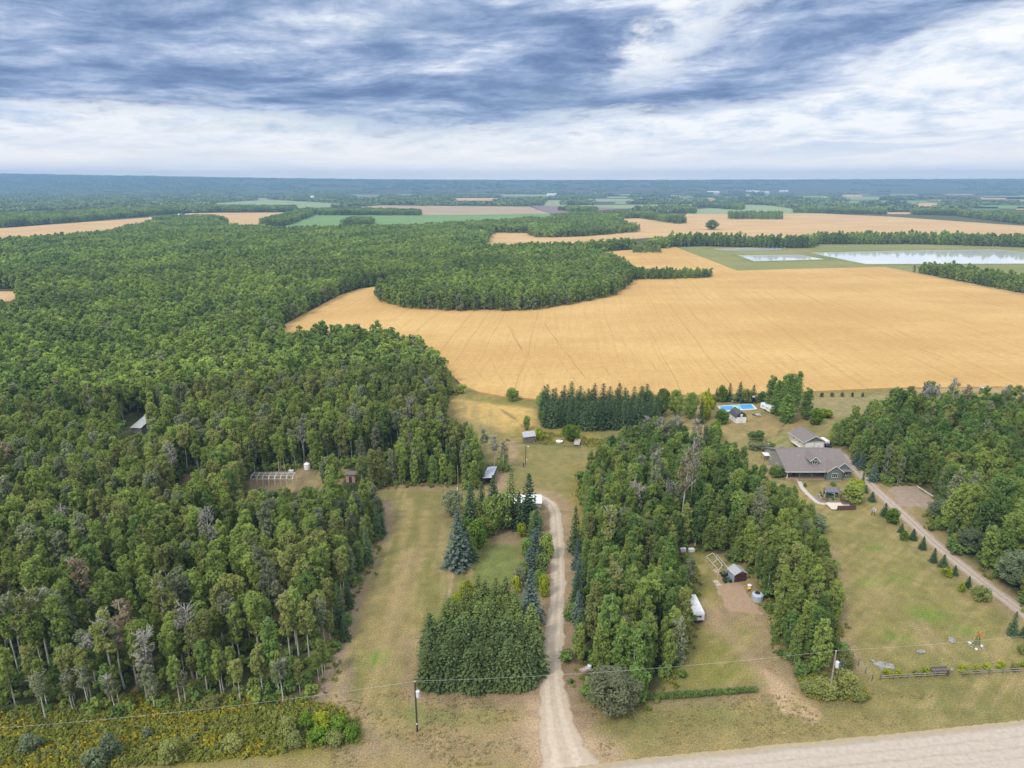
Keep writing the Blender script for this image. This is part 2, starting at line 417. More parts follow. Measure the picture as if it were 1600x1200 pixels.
TREEMESH = {}
def tmesh(key, fn):
    if key not in TREEMESH: TREEMESH[key] = fn()
    return TREEMESH[key]
def aspen_parts(k, matk):
    H, Rm, cr, tm = ASP[k]
    return (tmesh(('a', k, matk), lambda: leafmesh('aspen_crown', cr, M[matk])), tmesh(('t', k), lambda: tm.mesh('aspen_trunk', M['bark'])))
def plant(name, cat, label, group, crown, trunk, loc, s=1.0, rz=0, sz=None, tn='trunk', cn='crown'):
    r = thing(name, label, cat, loc, rz, group); sz = sz or s; r.scale = (s, s, sz)
    if trunk: link(tn, trunk, r)
    link(cn, crown, r); return r
def stem(h, r=.12, mat='darkbark'):
    return tmesh(('stem', h, r, mat), lambda: MB().tube([(0, 0, -.2), (.03, .02, h*.5), (0, 0, h)], [r, r*.7, r*.3], 7).mesh('stem', M[mat]))

# ------------------------------------------------------------------ stuff built by instancing on points (only where nobody could count)
def scatter(name, pts, rots, scls, idx, meshes, label, cat, group=None, parts_kind='stuff'):
    col = bpy.data.collections.new(name + '_kinds')
    for i, me in enumerate(meshes):
        o = bpy.data.objects.new('%s_kind_%02d' % (name, i), me); col.objects.link(o)
    n = len(pts); me = bpy.data.meshes.new(name); me.vertices.add(n)
    me.vertices.foreach_set('co', np.asarray(pts, np.float32).ravel())
    for an, tp, data in (('rot', 'FLOAT_VECTOR', rots), ('scl', 'FLOAT_VECTOR', scls)):
        a = me.attributes.new(an, tp, 'POINT'); a.data.foreach_set('vector', np.asarray(data, np.float32).ravel())
    a = me.attributes.new('idx', 'INT', 'POINT'); a.data.foreach_set('value', np.asarray(idx, np.int32))
    me.update(); ob = link(name, me)
    g = bpy.data.node_groups.new(name, 'GeometryNodeTree')
    g.interface.new_socket('Geometry', in_out='INPUT', socket_type='NodeSocketGeometry')
    g.interface.new_socket('Geometry', in_out='OUTPUT', socket_type='NodeSocketGeometry')
    N = g.nodes; gi = N.new('NodeGroupInput'); go = N.new('NodeGroupOutput'); ip = N.new('GeometryNodeInstanceOnPoints')
    ci = N.new('GeometryNodeCollectionInfo'); ci.inputs[0].default_value = col; ci.inputs['Separate Children'].default_value = True; ci.inputs['Reset Children'].default_value = True
    def attr(nm, tp):
        a = N.new('GeometryNodeInputNamedAttribute'); a.data_type = tp; a.inputs[0].default_value = nm; return a.outputs[0]
    e2r = N.new('FunctionNodeEulerToRotation'); L = g.links.new
    L(attr('rot', 'FLOAT_VECTOR'), e2r.inputs[0]); L(gi.outputs[0], ip.inputs['Points']); L(ci.outputs[0], ip.inputs['Instance'])
    ip.inputs['Pick Instance'].default_value = True; L(attr('idx', 'INT'), ip.inputs['Instance Index'])
    L(e2r.outputs[0], ip.inputs['Rotation']); L(attr('scl', 'FLOAT_VECTOR'), ip.inputs['Scale']); L(ip.outputs[0], go.inputs[0])
    md = ob.modifiers.new('scatter', 'NODES'); md.node_group = g
    tag(ob, label, cat, group, 'stuff'); return ob

# ================================================================== THE SETTING
# ------------------------------------------------------------------ regions read off the photograph (pixels; 't' marks a point on the tree tops)
W_LEFT = poly([(-260,1150),(0,1120),(120,1118),(300,1105),(430,1098),(496,1086),(516,1035),(540,965),(566,905),(586,850),(600,812),(588,795),(578,775),(583,762),(642,759),(700,758),
  (747,766),(757,758),(766,735),(787,722),(794,690),(785,678,'t'),(755,664,'t'),(720,646,'t'),(695,642),(713,612),(711,586,'t'),(690,545,'t'),(640,516,'t'),(560,503,'t'),(500,505,'t'),(440,518,'t'),
  (440,511),(470,495),(530,463),(560,453),(592,448),(750,425),(960,392),(1040,385),(1048,374,'t'),(1000,373,'t'),(960,374,'t'),(897,379,'t'),(830,381,'t'),(743,382,'t'),(765,364),(830,364),(833,371),
  (860,371),(905,370),(993,363),(996,351,'t'),(975,346,'t'),(964,342),(1000,341),(1060,350),(1070,349),(1070,339,'t'),(1020,331,'t'),(960,329,'t'),(900,331,'t'),(860,338,'t'),(780,343,'t'),(700,347,'t'),(640,350,'t'),
  (520,353,'t'),(443,354,'t'),(410,352,'t'),(355,350,'t'),(340,341,'t'),(300,343,'t'),(233,345,'t'),(167,360,'t'),(90,366,'t'),(0,373,'t'),(-120,380,'t'),(-300,400,'t')])
W_BLUFF = poly([(588,463),(598,475),(640,484),(720,488),(830,487),(900,477),(960,463),(983,447),(988,436),(985,407,'t'),(955,393,'t'),(850,386,'t'),(760,388,'t'),(640,410,'t'),(600,436,'t')])
W_BLUFF2 = poly([(972,438.5),(1050,437.5),(1113,435),(1111,431),(1050,431),(972,428)])
W_MID = poly([(913,1096),(905,1040),(903,960),(910,905),(916,850),(912,800),(916,740),(912,712,'t'),(922,688,'t'),(945,664,'t'),(970,652,'t'),(1005,648,'t'),(1055,646,'t'),(1092,659,'t'),(1142,670,'t'),(1165,690,'t'),(1198,725,'t'),(1228,775),
  (1242,790),(1256,835),(1275,870),(1292,910),(1302,960),(1312,1020),(1322,1070),(1285,1075),(1245,1045),(1214,1000),(1202,960),(1200,940),(1190,915),(1172,893),(1150,876),(1105,862),(1062,862),(1075,890),(1084,925),(1082,975),(1060,1035),(1035,1075),(1010,1100)])
W_RIGHT = poly([(1294,692),(1336,724),(1364,750),(1400,760),(1430,760),(1464,788),(1456,803),(1452,832),(1500,864),(1622,966),(1740,1066),(1900,1070),(1900,640),(1750,600,'t'),(1640,596,'t'),(1560,606,'t'),(1500,613,'t'),(1480,602,'t'),(1400,606,'t'),(1370,608,'t'),(1352,624,'t'),(1306,639,'t')])
W_N = poly([(1040,385),(1100,385),(1200,388),(1270,388),(1280,382),(1440,382),(1600,387),(1900,397),(1900,392),(1600,382.5),(1440,378.5),(1280,378.5),(1262,383),(1200,383.5),(1100,381),(1045,381)])
W_P = poly([(1390,419),(1480,437),(1600,461),(1800,500),(1800,478),(1600,447),(1480,425),(1400,412)])
CLEARING = poly([(388,770),(470,772),(560,772),(576,768),(560,752),(520,748),(490,733),(460,735),(395,741),(385,765)])
CLEAR2 = poly([(278,765),(322,760),(326,742),(285,740)])
TINY = poly([(-200,452),(35,452),(34,462),(16,471),(-200,476)])
WHEAT = poly([(380,560),(440,511),(470,495),(530,463),(560,453),(592,448),(740,440),(940,440),(940,394),(1056,387),(1152,424),(1250,421),(1385,418),(1600,460),(2150,566),(2150,640),(1640,608),(1560,606),(1400,608),(1260,614),(1100,619),(1000,620),(850,627),(790,622),(750,615),(722,604),(708,590),(560,600)])
FAR = [   # (name, material key, polygon) fields beyond the big wheat field
 ('wheat_field','wheat_far',[(-400,395),(0,374),(60,371),(167,367),(233,354),(330,356),(353,353),(410,352),(462,332),(300,333),(233,340),(0,357),(-400,385)]),
 ('wheat_field','wheat_far',[(-200,476),(16,471),(34,462),(35,456),(-200,456)]),
 ('green_field','green_far',[(425,361),(530,358),(640,354),(700,351),(870,342),(858,334),(620,337),(490,335)]),
 ('stubble_field','stubble',[(490,335),(620,337),(858,334),(827,323),(593,321),(530,327),(500,330)]),
 ('ploughed_field','plough',[(857,334),(975,326),(960,322),(830,322)]),
 ('green_field','green_pale',[(975,326),(1100,322),(1090,319),(885,321)]),
 ('green_field','green_pale',[(-300,352),(0,343),(60,338),(150,330),(123,328),(0,332),(-300,340)]),
 ('green_field','green_pale',[(345,328),(420,327),(540,323),(530,318),(417,312),(333,318)]),
 ('wheat_field','wheat_far',[(640,395),(743,385),(900,381),(1010,372),(1060,369),(1100,353),(1060,343),(960,340),(890,362),(740,362)]),
 ('wheat_field','wheat_far',[(1056,372),(1300,372),(1600,378),(2000,390),(2000,356),(1597,353),(1397,339),(1262,333),(1073,334),(1062,350)]),
 ('green_field','green_pale',[(1073,335),(1262,334),(1323,334),(1249,328),(1202,321),(1158,320),(1080,328)]),
]
POND_GRASS = poly([(1056,387),(1100,385),(1262,388),(1279,381),(1440,381),(1600,384),(2000,398),(2000,530),(1600,458),(1385,417),(1250,420),(1152,423)])
PONDS = [[(1111,389),(1222,387),(1221,391.5),(1134,393)], [(1151,399),(1249,398),(1293,406),(1180,409)], [(1262,395),(1420,391.5),(1556,390),(1640,398),(2000,405),(2000,418),(1600,412.8),(1354,413.5)]]
DRIVE = np.array([P(*q) for q in [(842,775),(862,786),(868,800),(869,830),(872,870),(872,920),(868,970),(862,1030),(862,1075),(866,1110),(874,1150),(884,1190),(890,1212)]])
NDRIVE = np.array([P(*q) for q in [(1285,700),(1305,702),(1322,716),(1344,741),(1372,769),(1402,795),(1436,827),(1478,864),(1528,904),(1598,957),(1720,1050)]])
ROAD_L = np.array([P(*q) for q in [(400,1260),(860,1207),(1000,1188),(1200,1168),(1400,1149),(1600,1128),(1900,1096)]])

def adapt(lo, hi, a, b, step, grow=1.16):
    c = list(np.arange(a, b, step)); s = step; x = c[-1]
    while x < hi: s *= grow; x += s; c.append(min(x, hi))
    s = step; x = a; l = []
    while x > lo: s *= grow; x -= s; l.append(max(x, lo))
    return np.array(l[::-1] + c)
EXT = 11000
def hills(x, y):
    px = 800 + 1113*x/np.maximum(y, 1)
    h = np.interp(px, [-800, -200, 0, 200, 400, 600, 800, 1200, 1600, 2400], [14, 12, 10.5, 7.0, 4.2, 2.0, .8, 1.4, 2.8, 3.2])
    h = h + (vnoise(x, y*.3, 700, 3)-.5)*1.0
    return smooth(5200, 8600, y)*(90 + 8600*h/F)
def build_ground():
    xs = adapt(-EXT, EXT, -135, 165, .75); ys = adapt(-400, 8900, 70, 290, .75, 1.12)
    gx, gy = np.meshgrid(xs, ys); x = gx.ravel(); y = gy.ravel(); n = len(x)
    z = hills(x, y)
    near = (y < 420) & (np.abs(x) < 420)
    col = np.zeros((n, 3)); A = lambda *c: np.array(c)
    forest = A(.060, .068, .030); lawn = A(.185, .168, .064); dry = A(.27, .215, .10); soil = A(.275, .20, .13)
    lush = A(.13, .20, .035); green = A(.14, .17, .055); gold = A(.43, .30, .11); weed = A(.17, .165, .035)
    farg = A(.085, .095, .045)
    nz = vnoise(x, y, 26, 4); n2 = vnoise(x+300, y, 7, 3); n3 = vnoise(x, y-500, 60, 3)
    col[:] = farg*(.75+.5*nz[:, None])
    ix = np.where(near)[0]; X = x[ix]; Y = y[ix]; c = np.tile(lawn, (len(ix), 1))
    NZ, N2, N3 = nz[ix], n2[ix], n3[ix]
    def mixc(m, cc): 
        nonlocal c
        m = np.clip(m, 0, 1)[:, None]; c = c*(1-m) + cc*m
    jit = (N2-.5)*5
    def area(pts, cc, soft=2.5, k=1.0, j=1.0):
        pg = poly(pts) if not isinstance(pts, np.ndarray) else pts
        lo = pg.min(0)-soft*3-6; hi = pg.max(0)+soft*3+6
        s = (X > lo[0]) & (X < hi[0]) & (Y > lo[1]) & (Y < hi[1]); m = np.zeros(len(X))
        m[s] = (1-smooth(-soft, soft, sdist(pg, X[s], Y[s]) + j*jit[s]))*k; mixc(m, cc)
    def line(pts, w, cc, soft=1.5, k=1.0, j=.4):
        pg = np.array([P(*q) for q in pts]) if not isinstance(pts, np.ndarray) else pts
        m = (1-smooth(w/2-soft/2, w/2+soft, pdist(pg, X, Y, False) + j*jit))*k; mixc(m, cc)
    mixc(smooth(.38, .68, NZ)*.75, dry)
    mixc(smooth(.5, .75, N2)*.35, green)
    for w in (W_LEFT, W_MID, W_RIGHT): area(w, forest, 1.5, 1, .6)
    # roadside verge and ditch
    mixc((1-smooth(88, 97, Y - .05*X + jit*.4))*.65, dry)
    # the mown lane on the left
    area([(588,765),(700,760),(700,850),(690,900),(662,1000),(650,1090),(560,1110),(515,1080),(530,990),(570,890)], lawn*.97, 3, .75)
    for q in ([(640,780),(625,880),(600,980),(575,1080)], [(665,800),(655,890),(640,970),(620,1060)], [(612,800),(590,900),(560,1000)]): line(q, 1.6, dry*1.1, 1.6, .6)
    line([(596,790),(582,850),(560,905),(535,965),(515,1040),(507,1090),(530,1125),(560,1150)], 6.5, A(.27, .205, .15), 3, .9)
    line([(640,860),(618,960),(600,1040)], 2.6, A(.30, .225, .12), 2.5, .7); line([(600,860),(575,960),(560,1030)], 2.2, lawn*A(.8, .95, .7), 2, .55); line([(672,880),(655,980),(640,1060)], 2.2, lawn*A(.85, .95, .75), 2, .55); line([(590,762),(640,762),(700,760)], 5, soil*1.02, 2.5, .6)
    line([(540,1120),(620,1128),(700,1140),(850,1150)], 7, dry*.95, 4, .6)
    line([(655,1000),(656,1080),(700,1090),(770,1086),(840,1086)], 5, soil*.93, 3, .8)
    line([(640,880),(690,840),(700,790)], 3, soil, 3, .3)
    area([(568,1018),(600,1018),(600,1042),(570,1042)], lush, 1.6, 1)
    area([(620,1110),(650,1105),(740,1115),(740,1128),(640,1130)], green, 2, .6)
    area([(580,1150),(830,1135),(842,1185),(560,1200)], soil*.95, 3, .5)
    # garden between the spruces
    area([(757,850),(800,835),(812,900),(800,935),(740,925),(728,905)], green*1.05, 2, .85)
    area([(765,828),(812,825),(812,850),(768,852)], soil*.95, 2, .8)
    line([(800,915),(812,940),(812,975)], 3, soil, 2, .8); line([(706,890),(702,930)], 1.0, soil*1.35, .8, .8)
    # yard behind
    area([(792,700),(830,690),(905,700),(905,780),(850,790),(800,760)], lawn*1.08, 3, .7)
    line([(800,690),(790,730),(778,770),(790,800)], 5, soil*1.1, 2.5, .75); line([(842,780),(870,785),(885,800)], 9, dry*1.1, 5, .6)
    area([(893,735),(912,720),(915,790),(900,850),(890,800)], lawn*A(1.25,1.1,.6), 3, .6)
    area([(700,620),(760,618),(840,634),(838,676),(795,676),(720,650)], gold, 3, .9); area([(745,622),(825,640),(815,665),(770,650)], gold*1.18, 3, .6)
    area([(700,612),(850,630),(850,640),(700,622)], A(.17,.17,.05), 2, .8); area([(800,668),(930,672),(940,690),(800,690)], A(.24,.20,.06), 2.5, .8)
    line([(783,640),(805,655),(820,668)], .9, soil*.5, .8, .7)
    line([(808,692),(850,694),(905,699)], 1.2, A(.10,.10,.035), 1.2, .7)
    # driveway margins
    line(DRIVE, 7.5, soil*1.1, 3.2, .8); line([(845,1150),(870,1180),(930,1180)], 7, soil*1.4, 4, .7)
    line([(905,1120),(915,1150),(940,1175)], 3, soil*1.35, 2.5, .7, 1.6); line([(838,1100),(842,1150),(850,1185)], 1.5, soil*1.5, 1.5, .6, 1.2); line([(886,960),(883,1020),(888,1080),(905,1120)], 4, soil*.8, 3, .75)
    area([(905,858),(950,862),(948,885),(908,882)], soil*1.2, 2, .9)
    # the small yard in the wood
    area([(1064,862),(1105,868),(1120,900),(1118,940),(1105,960),(1095,930)], A(.19,.185,.055), 2, .8)
    area([(1095,900),(1120,905),(1150,1000),(1185,1075),(1020,1095),(1090,1000)], A(.20,.18,.055), 3, .7)
    line([(1100,945),(1125,975),(1150,1008),(1172,1030),(1195,1050)], 4, soil*1.15, 2.5, .8, 1.2); line([(1190,975),(1205,1030),(1240,1080)], 7, soil*.95, 3, .7, 1)
    area([(1108,1045),(1140,1000),(1150,1010),(1180,1060),(1120,1080)], lush*A(1.2,.95,1), 4, .5); area([(1150,960),(1180,960),(1175,1000),(1160,1005)], lush*A(1.1,.9,1), 2.5, .6)
    line([(1196,1045),(1208,1062),(1216,1080)], 1.6, soil*1.5, 1.2, .8, 1.6); line([(1214,1076),(1226,1096)], 2.2, soil*1.55, 1.4, .8, 1.9); line([(1224,1094),(1252,1106)], 1.6, soil*1.5, 1.2, .8, 1.7)
    line([(1025,1096),(1190,1082)], 3.5, soil*.95, 2, .6)
    # neighbour's lawn and the meadow behind
    area([(1245,770),(1330,760),(1400,850),(1520,950),(1640,1035),(1360,1050),(1325,1000),(1300,920)], A(.205,.185,.068), 3, .8)
    mixc((vnoise(X*.6-Y*.5, X*.5+Y*.6, 2.4, 2) > .55)*smooth(30, 60, X)*.22, dry*1.1)
    for q in (((1370,858),2.6),((1400,905),3),((1400,995),2.2),((1505,985),2.5),((1450,960),4),((1365,910),3.2)):
        xx, yy = P(*q[0]); mixc((1-smooth(0, q[1]*2, np.hypot(X-xx, (Y-yy)*1.4)+jit*.7))*.8, lush)
    for q in ([(1427,975),(1450,1005),(1478,1040)], [(1440,970),(1464,1000),(1492,1035)]): line(q, .6, soil*1.15, .8, .6)
    line([(1298,860),(1310,930),(1312,990),(1330,1040)], 3.5, soil, 2.5, .6)
    line([(1255,790),(1262,815),(1290,880)], 3, dry, 2, .5)
    area([(1170,645),(1290,650),(1262,672),(1235,690),(1175,672),(1130,660)], A(.30,.215,.105), 3, .7)
    area([(1222,675),(1235,685),(1235,700),(1205,705)], green*1.2, 2, .8)
    line([(1235,652),(1222,668),(1210,688)], .9, green*.6, .6, .7)
    area([(1245,625),(1400,615),(1400,640),(1300,655)], A(.25,.215,.115), 3, .8); area([(1275,640),(1300,640),(1292,660),(1280,662)], lush*1.4, 2.5, .8)
    area([(1105,628),(1190,628),(1200,645),(1120,650)], A(.26,.20,.10), 2, .7)
    area([(1400,602),(1470,602),(1560,606),(1560,612),(1400,612)], A(.36,.27,.15), 1.5, .8)
    area([(1115,900),(1160,905),(1200,965),(1215,1000),(1180,985),(1130,965)], soil*1.05, 2.5, .7)
    line(NDRIVE, 5.5, soil, 2.5, .7)
    # clearings inside the left wood
    area([(385,768),(470,770),(500,755),(490,733),(460,735),(400,740)], A(.22,.165,.10), 2, .9); area([(280,762),(318,758),(322,742),(288,740)], A(.25,.18,.12), 2, .9)
    # weeds at the lower left
    area([(-300,1125),(200,1105),(430,1096),(520,1108),(568,1132),(565,1158),(400,1180),(-300,1240)], weed, 2.5, .95)
    mixc(smooth(.55, .75, N2)*(X < -25)*(Y < 104)*.4, soil)
    mow = vnoise(X*1.0+Y*.05, Y*.06, 1.5, 2); mixc(smooth(.5, .7, mow)*(X < -8)*(X > -70)*(Y > 100)*.65, dry*1.08)
    mow2 = vnoise((X*.75+Y*.66)*.10, (X*.66-Y*.75)*1.0, 1.7, 2); mixc(smooth(.48, .7, mow2)*(X > 40)*(Y > 100)*.6, dry*1.1)
    c *= (.80 + .40*vnoise(X, Y, 1.6, 2))[:, None]
    col[ix] = c
    W = len(xs); H = len(ys); i = np.arange(W-1); j = np.arange(H-1); ii, jj = np.meshgrid(i, j); a = (jj*W+ii).ravel()
    fs = np.stack([a, a+1, a+W+1, a+W], 1)
    me = bpy.data.meshes.new('ground'); me.vertices.add(n); me.vertices.foreach_set('co', np.stack([x, y, z], 1).astype(np.float32).ravel())
    me.loops.add(fs.size); me.loops.foreach_set('vertex_index', fs.ravel().astype(np.int32))
    me.polygons.add(len(fs)); me.polygons.foreach_set('loop_start', np.arange(0, fs.size, 4, dtype=np.int32))
    me.update(calc_edges=True)
    at = me.attributes.new('soil', 'FLOAT_COLOR', 'POINT'); at.data.foreach_set('color', np.concatenate([col, np.ones((n, 1))], 1).astype(np.float32).ravel())
    m, t = mat_new('ground'); ac = t.n('ShaderNodeAttribute', attribute_name='soil'); co = obco(t)
    f1 = t.noise(co, 3.2, 6, .65); f2 = t.noise(co, .55, 5, .6); f3 = t.noise(t.vm('MULTIPLY', co, (1, .35, 1)), 5.5, 4, .7)
    c = t.mix(1, ac.outputs['Color'], t.ramp(f1, [(.3, .55), (.7, 1.45)], 'LINEAR'), 'MULTIPLY')
    c = t.mix(t.m('MULTIPLY', t.step(f2, .48, .6), .55), c, t.mix(1, c, (1.22, 1.10, .98), 'MULTIPLY'))
    c = t.mix(t.m('MULTIPLY', t.step(f3, .55, .66), .55), c, t.mix(1, c, (.55, .68, .5), 'MULTIPLY'))
    c = t.mix(t.m('MULTIPLY', t.m('SUBTRACT', 1, t.step(f3, .36, .45)), .45), c, t.mix(1, c, (1.4, 1.3, 1.25), 'MULTIPLY'))
    finish(t, c, .95, .05, bump=f1, bstr=.6, bdist=.15); me.materials.append(m)
    o = link('ground', me); tag(o, kind='structure'); return o
build_ground()

def ragged(pg, j=.35, st=1.0, seed=1):
    g = np.random.RandomState(seed); out = []
    for i in range(len(pg)):
        a, b = pg[i], pg[(i+1) % len(pg)]; n = max(1, int(np.hypot(*(b-a))/st)); out += [a + (b-a)*k/n + g.uniform(-j, j, 2) for k in range(n)]
    return np.array(out)
def sheet(name, pg, z, mat, thick=0, kind='structure'):
    mb = MB(); n = len(pg); mb.v = [(p[0], p[1], z) for p in pg]; mb.f = [tuple(range(n))]
    if thick:
        mb.v += [(p[0], p[1], z-thick) for p in pg]; mb.f += [(i, (i+1) % n, n+(i+1) % n, n+i) for i in range(n)]
    me = mb.mesh(name, mat); import bmesh
    bm = bmesh.new(); bm.from_mesh(me); bmesh.ops.triangulate(bm, faces=[f for f in bm.faces if len(f.verts) > 4]); bmesh.ops.recalc_face_normals(bm, faces=bm.faces); 
    bm.to_mesh(me); bm.free()
    o = link(name, me); tag(o, kind=kind); return o
def fieldmat(name, c, c2, c3, rot=R(-5.1), rows=True, stre=.35):
    m, t = mat_new(name); co = obco(t)
    mp = t.n('ShaderNodeMapping'); t.put(mp.inputs[0], co); mp.inputs['Rotation'].default_value = (0, 0, -rot)
    v = mp.outputs[0]
    wob = t.noise(co, .006, 2, .5)
    s = t.vm('MULTIPLY', v, (1, .02, 0)); s2 = t.vm('ADD', s, t.comb(t.m('MULTIPLY', wob, 12), 0, 0))
    drill = t.noise(s2, .28, 4, .7); drill2 = t.noise(s2, 1.1, 3, .6)
    blot = t.noise(t.vm('MULTIPLY', co, (.6, 1.3, 1)), .012, 6, .6); fine = t.noise(co, .4, 6, .7)
    cc = t.mix(t.step(blot, .34, .68), c, c2)
    cc = t.mix(t.m('MULTIPLY', t.step(drill, .45, .75), stre), cc, c3)
    if rows:
        sx = t.n('ShaderNodeSeparateXYZ'); t.put(sx.inputs[0], s2)
        ph = t.m('ABSOLUTE', t.m('SUBTRACT', t.m('FRACT', t.m('DIVIDE', sx.outputs[0], 12.0)), .5))
        ln = t.m('MULTIPLY', t.m('SUBTRACT', 1, t.step(ph, .01, .035)), t.step(t.noise(s2, .09, 3, .5), .46, .58))
        cc = t.mix(t.m('MULTIPLY', ln, .45), cc, tuple(v*.72 for v in c3))
    cc = t.mix(1, cc, t.ramp(fine, [(.25, .86), (.75, 1.12)], 'LINEAR'), 'MULTIPLY')
    cc = t.mix(1, cc, t.ramp(drill2, [(.3, .93), (.7, 1.06)], 'LINEAR'), 'MULTIPLY')
    finish(t, cc, .95, .05, bump=fine, bstr=.5, bdist=.2); return m
M['wheat'] = fieldmat('ripe_wheat', (.495, .31, .118), (.575, .385, .158), (.44, .262, .095))
M['wheat_far'] = fieldmat('far_wheat', (.50, .33, .16), (.58, .40, .21), (.46, .29, .13), rows=False)
M['stubble'] = fieldmat('far_stubble', (.36, .28, .19), (.44, .34, .22), (.33, .22, .16), rows=False)
M['plough'] = fieldmat('far_plough', (.22, .17, .17), (.26, .19, .19), (.18, .14, .14), rows=False)
M['green_far'] = fieldmat('far_green', (.16, .26, .10), (.19, .29, .11), (.14, .23, .09), rows=False)
M['green_pale'] = fieldmat('far_pale_green', (.24, .31, .15), (.30, .33, .18), (.20, .28, .12), rows=False)
M['pond_grass'] = fieldmat('pond_grass', (.20, .22, .08), (.27, .25, .11), (.17, .19, .06), rows=False)
sheet('wheat_field', WHEAT, .75, M['wheat'], .9)
for k, (nm, mk, pts) in enumerate(FAR): sheet(nm, poly(pts), .35 + .02*(k % 4), M[mk], .4)
sheet('pond_grass', POND_GRASS, .12, M['pond_grass'], .2)
# dark drill gaps and flattened tracks in the wheat
m, t = mat_new('crop_gap'); f = t.noise(obco(t), 1.3, 5, .7); finish(t, t.mix(t.step(f, .4, .6), (.26, .175, .08), (.42, .275, .11)), .95, .05); M['gap'] = m
GAPS = [((793,507),(815,548),.9),((799,512),(822,560),.7),((850,505),(872,535),1.3),((868,530),(890,560),.6),((883,548),(915,592),.9),((1144,549),(1172,569),1.3),((1227,553),(1248,566),1.0),((1435,545),(1475,560),1.5),((1337,428),(1382,438),1.8),((1412,446),(1435,450),2.2),((1535,472),(1562,478),2.2),((1172,437),(1193,437),2.4),
        ((945,575),(953,587),.9),((1018,568),(1030,582),.8),((1335,583),(1362,598),.9),((870,556),(905,604),.4),((820,545),(845,590),.4),((765,560),(790,604),.4),((730,560),(762,600),.4),((962,520),(1005,572),.35),((1045,520),(1090,570),.35)]
for a, b, w in GAPS:
    A_ = PV(a[0], a[1], .75); B_ = PV(b[0], b[1], .75); d = (B_-A_).normalized(); nrm = Vector((-d.y, d.x, 0)); rg = random.Random(a[0])
    L_ = []; R_ = []
    for i in range(13):
        p = A_.lerp(B_, i/12) + nrm*math.sin(i*.7)*.25; hw = w*.26*rg.uniform(.5, 1.2)*(1 if 0 < i < 12 else .2)
        L_.append(p+nrm*hw); R_.append(p-nrm*hw)
    mb = MB(); mb.add([(v.x, v.y, .76) for v in L_+R_], [(i, i+1, 14+i, 13+i) for i in range(12)]); o = mb.build('crop_track', M['gap']); tag(o, kind='structure')

def strip(name, line, w, z, mat, seed=0, step=1.2, jag=.45):
    """ribbon along a line with a ragged edge and a 'cross' attribute running over its width"""
    pts = []; rg = np.random.RandomState(seed)
    for i in range(len(line)-1):
        n = max(2, int(np.hypot(*(line[i+1]-line[i]))/step))
        for k in range(n): pts.append(line[i] + (line[i+1]-line[i])*k/n)
    pts.append(line[-1]); pts = np.array(pts)
    for _ in range(12): pts[1:-1] = (pts[:-2]+pts[1:-1]*2+pts[2:])/4
    ww = np.asarray(w(np.linspace(0, 1, len(pts)))) if callable(w) else np.full(len(pts), w)
    T = np.gradient(pts, axis=0); T /= np.linalg.norm(T, axis=1)[:, None]; Nn = np.stack([-T[:, 1], T[:, 0]], 1); K = 7
    V = []; cr = []
    for j in range(K):
        u = j/(K-1)*2-1; off = u*ww/2
        if abs(u) == 1: off = off*(1 + rg.uniform(-jag, jag, len(pts))*.35)
        q = pts + Nn*np.asarray(off)[:, None]; V += [(a[0], a[1], z) for a in q]; cr += [u]*len(pts)
    n = len(pts); fs = [(j*n+i, j*n+i+1, (j+1)*n+i+1, (j+1)*n+i) for j in range(K-1) for i in range(n-1)]
    me = bpy.data.meshes.new(name); me.from_pydata(V, [], fs); me.materials.append(mat)
    at = me.attributes.new('cross', 'FLOAT', 'POINT'); at.data.foreach_set('value', np.array(cr, np.float32))
    me.update(); o = link(name, me); tag(o, kind='structure'); return o
def gravel(name, base, rut, edge, ruts=(.38,), rw=.16, spots=.4):
    m, t = mat_new(name); co = obco(t); cr = t.n('ShaderNodeAttribute', attribute_name='cross').outputs['Fac']
    n1 = t.noise(co, 1.2, 7, .7); n2 = t.noise(co, .18, 4, .6); n3 = t.noise(co, 7, 4, .7)
    ca = t.m('ADD', cr, t.m('MULTIPLY', t.m('SUBTRACT', n2, .5), .25)); f = None
    for r in ruts:
        g = t.m('SUBTRACT', 1, t.step(t.m('ABSOLUTE', t.m('SUBTRACT', t.m('ABSOLUTE', ca), r)), rw*.4, rw)); f = g if f is None else t.m('MAXIMUM', f, g)
    c = t.mix(f, base, rut)
    e = t.step(t.m('ADD', t.m('ABSOLUTE', cr), t.m('MULTIPLY', t.m('SUBTRACT', n1, .5), .9)), .82, 1.05)
    c = t.mix(e, c, edge)
    c = t.mix(t.m('MULTIPLY', t.step(n3, .55, .7), spots), c, tuple(v*1.3 for v in base))
    c = t.mix(1, c, t.ramp(n1, [(.25, .80), (.75, 1.18)], 'LINEAR'), 'MULTIPLY')
    finish(t, c, .95, .05, bump=n3, bstr=.5, bdist=.05); return m
M['drive'] = gravel('driveway_gravel', (.45, .37, .285), (.51, .43, .34), (.29, .22, .145), rw=.24, spots=.5)
M['ndrive'] = gravel('lane_gravel', (.36, .29, .23), (.43, .36, .30), (.28, .21, .14), rw=.26)
M['road'] = gravel('road_gravel', (.375, .32, .265), (.455, .395, .33), (.38, .31, .20), ruts=(.22, .62), rw=.28, spots=.12)
M['loose'] = gravel('windrow_gravel', (.38, .31, .20), (.46, .385, .26), (.24, .2, .11), ruts=(2,), spots=.7)
strip('driveway', DRIVE, lambda u: 3.0 + 1.7*u + .35*np.sin(u*9) + .35*np.sin(u*31) + 6.5*np.clip((u-.80)/.2, 0, 1)**2.2, .012, M['drive'], 3)
strip('driveway', NDRIVE, lambda u: 3.6 + 0*u, .012, M['ndrive'], 4)
rl = ROAD_L.copy(); d = rl[-1]-rl[0]; nrm = np.array([d[1], -d[0]])/np.hypot(*d); 
rl2 = rl + nrm*4.9
